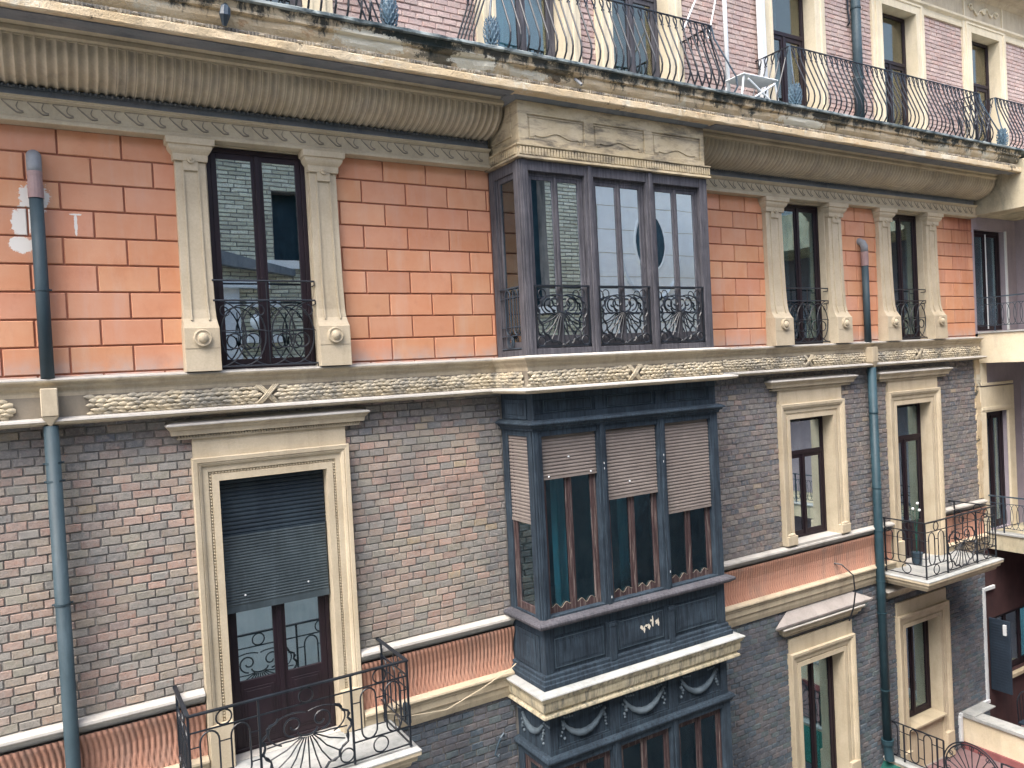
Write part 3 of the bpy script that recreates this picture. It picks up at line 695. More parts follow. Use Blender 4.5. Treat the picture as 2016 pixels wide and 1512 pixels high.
# ================================================================ top floor windows between pilasters
def pilaster(x0, x1, parent):
    c = (x0+x1)/2; hw = (x1-x0)/2
    mb = MB(); y = -.075
    # shaft: slightly flared towards the bottom, then a scrolled block
    vs = []; prof = [(2.40, .075, .86), (1.6, .08, .88), (1.1, .09, .9), (.80, .105, .92), (.70, .125, .94), (.64, .160, .97), (.60, .185, 1.0), (.595, .20, 1.0), (.13, .205, 1.0)]
    for zz, d, k_ in prof: vs += [(c-hw*k_, .05, zz), (c-hw*k_, -d, zz), (c+hw*k_, -d, zz), (c+hw*k_, .05, zz)]
    fs = [(i*4+a, i*4+a+1, i*4+a+5, i*4+a+4) for i in range(len(prof)-1) for a in range(3)]+[(0, 3, 2, 1)]
    fs += [(i*4+3, i*4, i*4+4, i*4+7) for i in range(len(prof)-1)]
    mb.add(vs, fs)
    p = mb.build('pilaster', 'stone_clean', B, bevel=.003)
    mb = MB()
    for s_ in (-1, 1):      # raised fillets framing the shaft face
        pts = [(c+s_*hw*.42, -.079, 2.36), (c+s_*hw*.44, -.086, 1.6), (c+s_*hw*.46, -.096, 1.1), (c+s_*hw*.48, -.118, .80), (c+s_*hw*.5, -.15, .68)]
        mb.tube(pts, .011, 4)
    mb.box(c-hw*.42, c+hw*.42, -.10, -.07, 2.30, 2.40)
    mb.build('fillet', 'stone_clean', p)
    # necking band, capital, and the two roundels
    cap = [(0, 2.40), (.015, 2.40), (.02, 2.43), (.02, 2.47), (.045, 2.50), (.06, 2.525), (.065, 2.56), (.085, 2.565), (.09, 2.63), (0, 2.63)]
    MB().sweep([(c-hw*.88, .02), (c-hw*.88, -.09), (c+hw*.88, -.09), (c+hw*.88, .02)], cap+[(-.09, 2.63), (-.09, 2.40)][:0]).box(c-hw*.86, c+hw*.86, -.088, .02, 2.401, 2.629).build('capital', 'stone_clean', p, bevel=.002)
    mb = MB(); mb.disc((c, 2.415), .04, -.125, -.09, 20); mb.ball((c, -.125, 2.415), .022, .8)
    mb.build('rosette', 'stone_clean', p)
    mb = MB(); mb.disc((c, .485), .094, -.215, -.19, 28); mb.disc((c, .485), .080, -.232, -.21, 28); mb.ball((c, -.232, .485), .054, .8, 16, 10); mb.tube([(c+.082*math.cos(k_/24*2*math.pi), -.232, .485+.082*math.sin(k_/24*2*math.pi)) for k_ in range(24)], .010, 6, True)
    mb.build('boss', 'stone_clean', p, bevel=.004, smooth=False)
    MB().box(x0, x1, -.207, -.2045, .376, .384).build('joint', 'stone', p)
for ci, (cx, o, lab) in enumerate(zip(CW, top_open, ('top-floor window left of the bay window', 'top-floor window right of the bay window', 'rightmost top-floor window of the orange wall'))):
    x0, x1, z0, z1 = o
    lin_ = MB().box(x0-.03, x0+.0, -.02, .34, z0, z1).box(x1, x1+.03, -.02, .34, z0, z1).box(x0-.03, x1+.03, .0, .34, z1, z1+.012)
    wo = lin_.build('window', 'stone_clean', B, label=lab)
    yf = .02 if ci == 0 else .10
    fr = casement(wo, x0, x1, yf, z0+.01, z1-.01, 'maroon', 'glass_mid' if ci == 0 else 'glass', fw=.05, sw=.06)
    curtain(x0+.02, x1-.5 if ci else x1-.02, yf+.3, z0, z1, wo) if ci else None
    french_rail(x0-.0, x1+.0, -.10 if ci == 0 else -.04, 1.12, .90, .17, wo)
    hw = .19 if ci == 0 else .225
    if ci == 0: pilaster(1.265, 1.625, B); pilaster(2.72, 3.09, B)
    elif ci == 1: pilaster(10.47, 10.93, B); pilaster(12.1, 12.52, B)
    else: pilaster(13.58, 14.0, B); pilaster(15.12, 15.55, B)

# ================================================================ middle floor windows
def mid_window(cx, x0, x1, z0, z1, lab, balc=False, wd=.27, hoodw=1.125, zh=-.43, frz_=True, depth=.22, glass='glass'):
    base = MB().box(x0-.25, x1+.25, -.045, .02, z1+.27, z1+.52)      # plain frieze block over the architrave
    wo = base.build('window', 'stone_clean', B, label=lab)
    surround(x0, x1, z0, z1, wd, wo, depth=depth)
    hood(cx-hoodw, cx+hoodw, zh, wo)
    if not balc:
        MB().box(x0-.02, x1+.02, -.10, depth+.1, z0-.05, z0+.004).build('window_sill', 'ledge', wo)
        for x in (x0-.26, x1+.01):
            MB().box(x, x+.25, -.125, .0, z0, z0+.16).ball((x+.125, -.095, z0+.175), .10, .3, 12, 6, .35).build('plinth_block', 'stone_clean', wo, bevel=.006)
    else:
        for x in (x0-.26, x1+.01): MB().box(x, x+.25, -.115, .0, z0, z0+.5).build('plinth_block', 'stone_clean', wo, bevel=.006)
        MB().box(x0, x1, -.02, depth+.1, z0-.03, z0+.005).build('threshold', 'ledge', wo)
    return wo
wl = mid_window(2.165, 1.55, 2.76, -4.23, -1.08, 'large window with charcoal roller shutter and balcony, left of the bay window', True)
casement(wl, 1.56, 2.75, .14, -4.22, -1.10, 'maroon', 'glass_mid', panel=-3.42, fw=.05, sw=.07)
curtain(1.6, 2.72, .25, -4.2, -1.2, wl, amp=.02)
shutter(wl, 1.56, 2.75, .10, -1.72, -1.09, 'shutter_dark', .048).build('roller_shutter', 'shutter_dark', wl)
shutter(wl, 1.57, 2.74, .080, -2.52, -1.72, 'x', .033).box(1.565, 2.745, .07, .10, -2.60, -2.52).build('roller_shutter', 'shutter_slate', wl)
MB().box(1.56, 2.75, .07, .13, -1.73, -1.715).build('shutter_rail', 'shutter_dark', wl)
MB().ball((1.78, .07, -2.42), .012).ball((2.50, .07, -2.40), .012).build('shutter_stop', 'white', wl)
wr3 = mid_window(11.52, 10.91, 12.08, -3.30, -1.15, 'middle-floor window with stone sill right of the bay window', hoodw=1.155, zh=-.47)
casement(wr3, 10.92, 12.07, .18, -3.29, -1.16, 'maroon', 'glass_mid', transom=-1.78, fw=.05, sw=.06)
curtain(11.35, 11.95, .6, -3.3, -1.2, wr3)
wr4 = mid_window(14.55, 13.98, 15.13, -4.23, -1.12, 'tall balcony window, rightmost of the middle brick floor', True, hoodw=1.21, zh=-.47)
casement(wr4, 13.99, 15.12, .18, -4.22, -1.13, 'maroon', 'glass', transom=-1.8, panel=-3.5, fw=.05, sw=.06)
curtain(14.3, 14.9, .55, -4.2, -1.2, wr4)
wl3 = mid_window(11.5, 10.91, 12.1, -8.0, -5.45, 'bottom-floor window under a pale stone hood right of the bay window', True, hoodw=1.1, zh=-4.68, depth=.24)
casement(wl3, 10.92, 12.09, .2, -7.98, -5.46, 'maroon', 'glass', fw=.05, sw=.06)
curtain(11.5, 12.0, .5, -8, -5.5, wl3)
wl4 = mid_window(14.55, 13.98, 15.14, -8.33, -5.45, 'bottom-floor window under the right balcony', True, hoodw=1.24, zh=-4.60, depth=.24)
casement(wl4, 13.99, 15.13, .2, -7.41, -5.46, 'maroon', 'glass', fw=.05, sw=.06)
curtain(14.35, 14.85, .5, -7.4, -5.5, wl4)
MB().box(13.985, 15.135, -.015, .40, -8.33, -7.461).build('apron_panel', 'stone_clean', wl4)
MB().box(13.97, 15.15, -.11, .34, -7.46, -7.42).build('window_sill', 'stone_grey', wl4, bevel=.004)
# deeper pale hood of the lower third window
MB().add([(10.69, .0, -4.43), (12.43, .0, -4.43), (12.83, -.17, -4.60), (10.17, -.17, -4.60), (10.20, -.16, -4.645), (12.80, -.16, -4.645), (12.60, .0, -4.66), (10.40, .0, -4.66)],
         [(0, 1, 2, 3), (3, 2, 5, 4), (4, 5, 6, 7), (0, 3, 4, 7), (1, 6, 5, 2), (0, 7, 6, 1)]).build('stone_hood', 'hoodgrey', wl3, bevel=.004)
balcony(.98, 3.28, -3.235, 1.0, 'balcony with fan-pattern iron railing under the shuttered left window')
balcony(13.34, 15.68, -3.19, 1.03, 'small balcony at the right end of the brick floor')

# ================================================================ the wooden bay window, three storeys
bay_x = ((5.32, 6.20), (6.345, 7.25), (7.39, 8.27))
def bay_side_map(x, sgn): pass
# --- top panelled zone
def ybox(mb, x, t, y0, y1, z0, z1): mb.box(x-t, x, y0, y1, z0, z1)
mb = MB().box(OX0+.02, OX1-.02, OY+.02, .0, 2.78, 3.42)
# frame strips standing proud round the panels
f0 = OY+.02
def strip(mb, a, b, c_, d, p=.018): mb.box(a, b, f0-p, f0+.001, c_, d)
xs = [OX0+.02, 5.35, 6.235, 6.39, 7.265, 7.42, 8.325, OX1-.02]
strip(mb, xs[0], xs[-1], 3.18, 3.34); strip(mb, xs[0], xs[-1], 2.79, 2.865)
for i in (0, 2, 4, 6): mb.box(xs[i], xs[i+1], f0-.02, f0+.001, 2.8652, 3.1798)
bp_ = mb.build('bay_window', 'panelwood', B, bevel=.003, label='three-storey wooden bay window with cream panelled top')
mb = MB()
for i in (1, 3, 5):
    a, b = xs[i]+.03, xs[i+1]-.03; n = 30; zt, vs = 3.14, []
    for k_ in range(n+1):
        u = k_/n; t = abs(u-.5)*2
        zz = 2.905 if t > .84 else 2.925+.045*math.cos(min(1, t/.84)*math.pi*1.5)*.5+.02*(1-t)
        vs += [(a+(b-a)*u, f0-.012, zz), (a+(b-a)*u, f0-.012, zt), (a+(b-a)*u, f0+.002, zz), (a+(b-a)*u, f0+.002, zt)]
    fs = []
    for k_ in range(n):
        o = k_*4; fs += [(o, o+4, o+5, o+1), (o+2, o, o+4, o+6)[::-1], (o+1, o+5, o+7, o+3)]
    fs += [(0, 1, 3, 2), (n*4, n*4+2, n*4+3, n*4+1)]
    mb.add(vs, fs)
    for q in (a+.01, a+.035, a+.06, b-.025, b-.05, b-.075): mb.box(q, q+.014, f0-.016, f0, 2.872, 2.902)
    mb.box(a-.028, b+.028, f0-.014, f0+.001, 3.145, 3.152)
# left and right cheeks
for X, sg in ((OX0+.02, -1), (OX1-.02, 1)):
    pts = [(-.62, 2.92), (-.12, 2.92), (-.2, 3.0), (-.42, 3.12), (-.55, 3.3), (-.62, 3.3)]
    vs = [(X+sg*.0, y, z) for y, z in pts]+[(X+sg*.014, y, z) for y, z in pts]; n = len(pts)
    mb.add(vs, [tuple(range(n, 2*n))]+[(i, (i+1) % n, n+(i+1) % n, n+i) for i in range(n)])
mb.build('raised_panel', 'panelwood', bp_, bevel=.002)
pth = [(OX0, 0), (OX0, OY), (OX1, OY), (OX1, 0)]
course(pth, [(-.05, 3.345), (.0, 3.345), (.015, 3.36), (.05, 3.385), (.085, 3.40), (.085, 3.436), (-.05, 3.436)]).build('crown_moulding', 'dark_stone', bp_)
mb = course(pth, [(-.05, 2.79), (.05, 2.785), (.05, 2.77), (.025, 2.755), (.025, 2.65), (.045, 2.64), (.05, 2.615), (-.05, 2.605)]); x = OX0
while x < OX1+.02: mb.box(x, x+.026, OY-.042, OY-.025, 2.66, 2.752); x += .047
y = OY+.02
while y < -.03:
    mb.box(OX0-.042, OX0-.025, y, y+.026, 2.66, 2.752); mb.box(OX1+.025, OX1+.042, y, y+.026, 2.66, 2.752); y += .047
mb.build('dentil_band', 'panelwood', bp_)
def bay_frame(z0, z1, mat, top, bot, name):
    """posts, head and sill rails of one storey of the bay; open in between"""
    mb = MB(); y = OY
    px = [OX0, 5.32, 6.20, 6.345, 7.25, 7.39, 8.27, OX1]
    for i in (0, 2, 4, 6):
        mb.box(px[i]+.004, px[i+1], y, y+.13, z0, z1)
        if i in (2, 4): mb.box((px[i]+px[i+1])/2-.028, (px[i]+px[i+1])/2+.028, y-.022, y-.0005, z0, z1)
    for a, b in ((5.32, 6.20), (6.345, 7.25), (7.39, 8.27)):
        mb.box(a, b, y+.004, y+.126, z1-top, z1); mb.box(a, b, y+.004, y+.126, z0, z0+bot)
    for x0, x1 in ((OX0+.006, OX0+.09), (OX1-.09, OX1-.006)):
        mb.box(x0, x1, -.14, .0, z0, z1); mb.box(x0, x1, OY+.13, OY+.17, z0, z1)
        mb.box(x0+.003, x1-.003, OY+.17, -.14, z1-top, z1); mb.box(x0+.003, x1-.003, OY+.17, -.14, z0, z0+bot)
    # corner bead and weather-worn edge fillets
    mb.box(OX0-.012, OX0+.0035, OY+.03, OY+.075, z0, z1); mb.box(OX0+.03, OX0+.075, OY-.012, OY-.0005, z0, z1)
    return mb.build(name, mat, bp_, bevel=.004)
U = bay_frame(.137, 2.605, 'wood_purple', .135, .08, 'upper_bay_frame')
def bay_sashes(z0, z1, y, matf, gl, wavy=False, xs_=bay_x, sw=.045, sides=True, bar=.05):
    for a, b in xs_:
        m = (a+b)/2; edge = []; fr = MB(); fr.box(a, a+.035, y, y+.05, z0, z1).box(b-.035, b, y, y+.05, z0, z1).box(a+.035, b-.035, y, y+.05, z1-.05, z1)
        if not wavy: fr.box(a+.035, b-.035, y, y+.05, z0, z0+.17)
        for s0, s1 in ((a+.036, m-.002), (m+.002, b-.036)):
            fr.box(s0, s0+sw, y+.006, y+.045, z0, z1-.052).box(s1-sw, s1, y+.006, y+.045, z0, z1-.052).box(s0+sw, s1-sw, y+.006, y+.045, z1-.052-sw, z1-.052)
            if wavy:
                n = 12; vs = []
                for k_ in range(n+1):
                    u = k_/n; zz = z0+.075+.028*math.cos(u*4*math.pi)*(-1)+.03*(1-math.sin(u*math.pi))
                    x = s0+sw+(s1-s0-2*sw)*u; vs += [(x, y+.008, z0), (x, y+.008, zz), (x, y+.04, zz), (x, y+.04, z0)]
                fs = []
                for k_ in range(n):
                    o = k_*4; fs += [(o, o+4, o+5, o+1), (o+1, o+5, o+6, o+2), (o+2, o+6, o+7, o+3)]
                fr.add(vs, fs)
                edge.append([vs[k_*4+1] for k_ in range(n+1)])
        fr.box(m-.016, m+.016, y-.012, y+.005, z0, z1-.05)
        fo = fr.build('sash', matf, bp_, bevel=.003)
        for e_ in edge: MB().tube([(p_[0], p_[1]-.002, p_[2]+.002) for p_ in e_], .0035, 4).build('worn_edge', 'scroll2', fo)
        for s0, s1 in ((a+.036, m-.002), (m+.002, b-.036)):
            MB().box(s0+sw-.004, s1-sw+.004, y+.022, y+.027, z0+(.0 if wavy else .166), z1-.052-sw+.004).build('glass_pane', gl, bp_)
    if sides:
        for X, d in ((OX0+.03, 1), (OX1-.03-.045, 1)):
            fr = MB(); y0, y1 = OY+.17, -.14
            fr.box(X, X+.045, y1-.10, y1-.06, z0, z1).box(X, X+.045, y1-.035, y1, z0, z1).box(X, X+.045, y0, y0+.03, z0, z1).box(X, X+.045, y0+.03, y1-.1, z1-.07, z1).box(X, X+.045, y0+.03, y1-.1, z0, z0+.1)
            fr.build('sash', matf, bp_, bevel=.003)
            MB().box(X+.02, X+.025, y0+.02, y1-.08, z0+.09, z1-.06).build('glass_pane', 'glass', bp_)
bay_sashes(.217, 2.47, OY+.06, 'wood_purple', 'glass_mirror')
# upper bay guard panels
def guard(a, b, y, z0, z1):
    mb = MB(); mp = lambda u, v: (u, y, v)
    mb.box(a, b, y-.018, y+.012, z1-.012, z1+.008)
    for zz in (z0+.02,): mb.box(a, b, y-.008, y+.008, zz-.01, zz+.01)
    for x in (a+.012, b-.012): mb.box(x-.008, x+.008, y-.008, y+.008, z0, z1-.012)
    m = (a+b)/2; h = z1-z0; fan(mb, mp, m, z0+h*.60, (b-a)*.43, h*.56, h*.28, .0115, 11)
    for s_ in (-1, 1): ring(mb, m+s_*(b-a)*.40, z0+.085, .06, mp, .011); ring(mb, m+s_*(b-a)*.36, z1-.10, .055, mp, .007)
    for s_ in (-1, 1): put(mb, arc(m+s_*(b-a)*.2, z0+.03, (b-a)*.16, .06, 10, 170, 8), mp, .009)
    return mb
for a, b in bay_x: guard(a+.005, b-.005, OY+.02, .225, 1.02).build('guard_panel', 'iron', bp_)
for X in (OX0+.012, OX1-.012):
    mb = MB()
    y0, y1 = OY+.17, -.14; mp = lambda u, v: (X, u, v)
    mb.box(X-.01, X+.01, y0, y1, 1.015, 1.03); mb.box(X-.008, X+.008, y0, y1, .40, .412); mb.box(X-.01, X+.01, y0, y1, .232, .246)
    for k_ in (.2, .62): 
        oval(mb, y0+.46*k_-.05, y0+.46*k_+.07, .42, 1.0, mp, .009)
        put(mb, [(y0+.46*k_+.01, .45), (y0+.46*k_+.01, .97)], mp, .006)
    for zz in (.52, .9): mb.box(X-.006, X+.006, y0, y1, zz-.006, zz+.006)
    put(mb, arc(y0+.25, .32, .055, .08, 0, 345, 16), mp, .009, 5, True); put(mb, arc(y0+.29, .32, .055, .08, 0, 345, 16), mp, .009, 5, True)
    mb.build('guard_panel', 'iron_blue', bp_)
# bay ceilings/floors between storeys so that one cannot see through
MB().box(OX0+.03, OX1-.03, OY+.03, .36, .02, .13).box(OX0+.03, OX1-.03, OY+.03, .36, -4.38, -4.1).build('bay_floor', 'room', bp_)
# --- middle storey: frieze, cornice, shutters, windows
mb = MB().box(OX0+.02, OX1-.02, OY+.02, .0, -.745, -.34)
strip(mb, OX0+.02, OX1-.02, -.43, -.345, .02); strip(mb, OX0+.02, OX1-.02, -.70, -.615, .02)
for a, b in ((OX0+.02, 5.33), (6.19, 6.36), (7.24, 7.40), (8.26, OX1-.02)): mb.box(a, b, f0-.02, f0+.001, -.6148, -.4302)
for a, b in bay_x: mb.box(a+.07, b-.07, f0-.014, f0+.001, -.585, -.455)
mb.box(OX0+.0, OX0+.0205, OY+.14, -.12, -.68, -.42); mb.box(OX0-.008, OX0+.0, OY+.2, -.18, -.62, -.47)
mb.box(OX1-.0205, OX1, OY+.14, -.12, -.68, -.42)
mb.build('bay_frieze', 'wood_blue', bp_, bevel=.004)
course(pth, [(-.05, -.685), (.02, -.69), (.075, -.715), (.09, -.725), (.09, -.742), (.06, -.752), (.05, -.775), (.025, -.79), (.02, -.82), (-.05, -.82)]).build('bay_cornice', 'wood_blue', bp_, bevel=.002)
Mf = bay_frame(-3.235, -.80, 'wood_blue', .10, .03, 'middle_bay_frame')
bay_sashes(-3.205, -.90, OY+.09, 'maroon_worn', 'glass', True, sw=.05)
for (a, b), zb in zip(bay_x, (-1.465, -1.855, -2.195)):
    shutter(None, a+.004, b-.004, OY+.065, zb+.03, -.90, 'shutter', .0455).box(a+.006, b-.006, OY+.045, OY+.075, zb, zb+.03).build('roller_shutter', 'shutter', bp_)
mb = MB(); pr = []; z = -1.99
while z < -.93: pr += [(0, z), (.012, z+.01), (.012, z+.03), (0, z+.044)]; z += .0455
pr += [(-.012, z), (-.012, -1.99)]
mb.sweep([(OX0+.035, -.142), (OX0+.035, OY+.172)], pr).box(OX0+.015, OX0+.04, OY+.172, -.142, -2.03, -1.99).build('roller_shutter', 'shutter', bp_)
curtain(5.78, 5.98, -.25, -3.3, -1.3, bp_, amp=.04, wl=.14); curtain(7.45, 7.8, -.30, -3.3, -1.3, bp_, amp=.03, wl=.16); curtain(6.95, 7.15, -.2, -3.3, -1.3, bp_, amp=.03, wl=.16)
for p in ((5.75, -1.2), (5.43, -1.43), (6.1, -1.43), (6.75, -1.64)): MB().ball((p[0], OY+.045, p[1]), .014).build('shutter_stop', 'white', bp_)
for x, z_ in ((6.27, -1.35), (6.27, -1.42), (7.32, -1.35), (7.31, -1.44), (6.29, -3.15), (7.34, -3.0)): MB().box(x, x+.008, OY-.026, OY-.022, z_, z_+.03).build('paint_chip', 'white', bp_)
# sill
course(pth, [(-.05, -3.228), (.02, -3.232), (.10, -3.25), (.115, -3.27), (.11, -3.30), (.08, -3.315), (.06, -3.335), (.03, -3.345), (-.05, -3.345)]).build('bay_sill', 'wood_purple', bp_, bevel=.003)
# panelled apron
mb = MB().box(OX0+.02, OX1-.02, OY+.02, .0, -4.1, -3.33)
strip(mb, OX0+.02, OX1-.02, -3.46, -3.34, .02)
for a, b in ((OX0+.02, 5.33), (6.18, 6.37), (7.23, 7.41), (8.25, OX1-.02)): mb.box(a, b, f0-.02, f0+.001, -3.93, -3.4602)
for a, b in ((6.225, 6.325), (7.28, 7.37)): mb.box(a, b, f0-.055, f0-.0205, -3.98, -3.46); mb.box(a-.01, b+.01, f0-.065, f0-.0205, -3.52, -3.48)
for a, b in bay_x:
    mb.box(a+.02, b-.03, f0-.006, f0+.001, -3.90, -3.485); mb.box(a+.055, b-.065, f0-.014, f0-.0065, -3.87, -3.515); mb.box(a+.10, b-.11, f0-.02, f0-.0145, -3.83, -3.555)
mb.box(OX0+.004, OX0+.0205, OY+.12, -.1, -3.92, -3.46); mb.box(OX0-.004, OX0+.0038, OY+.19, -.17, -3.86, -3.52); mb.ball((OX0-.004, -.40, -3.69), .05, 1, 10, 6, 2.0, .3)
mb.box(OX1-.0205, OX1-.004, OY+.12, -.1, -3.92, -3.46)
ap = mb.build('bay_apron', 'wood_blue', bp_, bevel=.003)
course(pth, [(-.05, -3.935), (.005, -3.935), (.02, -3.95), (.02, -3.99), (.04, -4.0), (.045, -4.04), (.06, -4.05), (.06, -4.105), (-.05, -4.105)]).build('base_moulding', 'wood_blue', bp_, bevel=.003)
def panel_edge(a, b, z0, z1, y, t=.006):
    return MB().box(a, b, y-.008, y+.002, z1-t, z1).box(a, b, y-.008, y+.002, z0, z0+t).box(a, a+t, y-.008, y+.002, z0+t, z1-t).box(b-t, b, y-.008, y+.002, z0+t, z1-t)
for a, b in bay_x:
    panel_edge(a+.045, b-.055, -3.88, -3.505, f0-.0065).build('panel_moulding', 'edge', ap)
    panel_edge(a+.06, b-.06, -.597, -.443, f0-.001).build('panel_moulding', 'edge', ap)
# flaked paint on the middle apron panel
mb = MB(); rnd = random.Random(4)
for cx_, cz_, w_, h_ in ((6.80, -3.665, .03, .035), (6.84, -3.70, .02, .05), (6.88, -3.655, .03, .02), (6.93, -3.68, .025, .05), (7.0, -3.62, .02, .07), (7.07, -3.64, .028, .05), (7.10, -3.66, .015, .06), (6.97, -3.60, .02, .02)):
    pts = [(cx_+w_*math.cos(t/9*2*math.pi)*rnd.uniform(.5, 1.2), cz_+h_*math.sin(t/9*2*math.pi)*rnd.uniform(.5, 1.2)) for t in range(9)]
    n = 9; mb.add([(x, f0-.0215, z_) for x, z_ in pts]+[(x, f0-.0195, z_) for x, z_ in pts], [tuple(range(n))]+[(i, (i+1) % n, n+(i+1) % n, n+i) for i in range(n)])
mb.build('flaked_paint', 'peel', ap)
# stone ledge under the apron
lg = course(pth, [(-.05, -4.105), (.10, -4.115), (.175, -4.135), (.18, -4.15), (.165, -4.175), (.15, -4.21), (.13, -4.22), (.13, -4.28), (.12, -4.34), (.09, -4.37), (.09, -4.39), (.12, -4.40), (.125, -4.43), (.10, -4.45), (-.05, -4.46)]).build('bay_ledge', 'streaky', bp_, bevel=.003)
course(pth, [(-.05, -4.100), (.10, -4.110), (.178, -4.130), (.184, -4.145), (.178, -4.145), (.09, -4.125), (-.05, -4.115)]).build('ledge_capping', 'slab', bp_)
# --- lowest visible storey: swag frieze
mb = MB().box(OX0+.03, OX1-.03, OY+.03, .0, -5.0, -4.45)
g0 = OY+.03
for a, b in ((OX0+.03, 5.34), (6.19, 6.36), (7.24, 7.40), (8.26, OX1-.03)): mb.box(a, b, g0-.02, g0+.001, -4.93, -4.5)
mb.box(OX0+.03, OX1-.03, g0-.021, g0+.001, -4.99, -4.9305)
for a, b in bay_x: mb.box(a+.03, b-.03, g0-.012, g0+.001, -4.925, -4.905)
mb.build('swag_frieze', 'wood_blue', bp_, bevel=.003)
def swag(mb, a, b, mp, z, drop=.2):
    pts = []; rr = []
    for i in range(15):
        t = i/14; pts.append(mp(a+(b-a)*t, z-drop*(1-(2*t-1)**2)**.8)); rr.append(.014+.030*math.sin(math.pi*t)+.006*(i % 2))
    mb.tube(pts, rr, 8)
    for e in (a, b):
        for k_ in range(6): mb.ball(mp(e+random.uniform(-.03, .03), z-.02-.045*k_), .016+.012*random.random(), 1, 6, 4)
        for k_ in range(4): mb.ball(mp(e+(.04+.04*k_)*(1 if e == a else -1), z+.03-.004*k_), .016, 1, 6, 4)
mb = MB()
for a, b in bay_x: swag(mb, a+.10, b-.10, lambda u, v: (u, g0-.014, v), -4.57, .24)
swag(mb, -.14, OY+.16, lambda u, v: (OX0+.02, u, v), -4.62, .16)
mb.build('carved_swag', 'swag', bp_, smooth=True)
course(pth, [(-.05, -4.985), (.02, -4.99), (.04, -5.0), (.055, -5.03), (.055, -5.05), (.03, -5.07), (.02, -5.10), (-.05, -5.10)]).build('bay_cornice', 'wood_blue', bp_, bevel=.002)
bay_frame(-7.6, -5.08, 'wood_blue', .10, .1, 'lower_bay_frame')
bay_sashes(-7.5, -5.18, OY+.07, 'maroon_worn', 'glass', False, sw=.05)
MB().box(OX0+.02, OX1-.02, OY+.02, .0, -9.5, -7.6).build('lower_apron', 'wood_blue', bp_)
MB().box(OX0+.03, OX1-.03, OY+.03, .36, -7.7, -7.6).build('bay_floor', 'room', bp_)

# ================================================================ attic
for i, (x0, x1, z0, z1) in enumerate(att_open):
    lab = 'attic balcony door'
    wo = MB().box(x0-.30, x0-.006, -.005, .06, z0, z1+.30).box(x1+.006, x1+.30, -.005, .06, z0, z1+.30).box(x0-.0055, x1+.0055, -.005, .06, z1+.006, z1+.30).build('attic_door', 'cream', B, bevel=.003)
    MB().box(x0-.004, x0+.0, .0, .33, z0, z1).box(x1, x1+.004, .0, .33, z0, z1).box(x0, x1, .0, .33, z1, z1+.005).build('reveal', 'cream', wo)
    MB().sweep([(x0, z0), (x0, z1), (x1, z1), (x1, z0)], [(0, 0.0), (0, .02), (-.05, .02), (-.055, .012), (-.15, .012), (-.16, .03), (-.20, .03), (-.205, 0)], XZ()).build('architrave', 'cream', wo)
    casement(wo, x0+.005, x1-.005, .22, z0, z1-.01, 'maroon' if i > 2 else 'wood_purple', 'glass_dim', transom=5.65, panel=3.98 if i < 3 else None, fw=.06, sw=.07)
    curtain(x0+.1, x1-.45, .45, z0, z1, wo)
ar = course([(WX0, .04), (26, .04)], [(-.02, 6.66), (.04, 6.66), (.045, 6.69), (.03, 6.70), (.03, 6.80), (.06, 6.82), (.09, 6.84), (.095, 6.88), (-.02, 6.90)]).build('attic_architrave', 'cream', B)
course([(WX0, .04), (26, .04)], [(-.02, 6.90), (.02, 6.90), (.02, 7.36), (.06, 7.40), (.10, 7.44), (.42, 7.47), (.45, 7.50), (.47, 7.58), (.52, 7.66), (.54, 7.74), (-.02, 7.76)]).build('attic_cornice', 'stone', B)
mb = MB()
for cx_ in (16.4-.0, 13.1, 9.75):
    pass
for x0, x1, z0, z1 in att_open:
    c_ = (x0+x1)/2; mb.box(c_-.78, c_-.74, .0, .02, 6.92, 7.36); mb.box(c_+.74, c_+.78, .0, .02, 6.92, 7.36)
    for k_ in (-1, 1):
        pts = [(c_+k_*(.02+.5*t), .0, 7.12+.06*math.sin(t*9)+.03*k_) for t in [q/14 for q in range(15)]]; mb.tube(pts, [.02+.012*math.sin(q) for q in range(15)], 6)
        mb.tube([(c_+k_*.5+.09*math.cos(q/10*6.3)*k_*(1-q/14), .0, 7.14+.09*math.sin(q/10*6.3)*(1-q/14)) for q in range(11)], .016, 5)
    mb.ball((c_, .0, 7.14), .07, .5)
mb.build('carved_frieze_ornament', 'cream', ar)
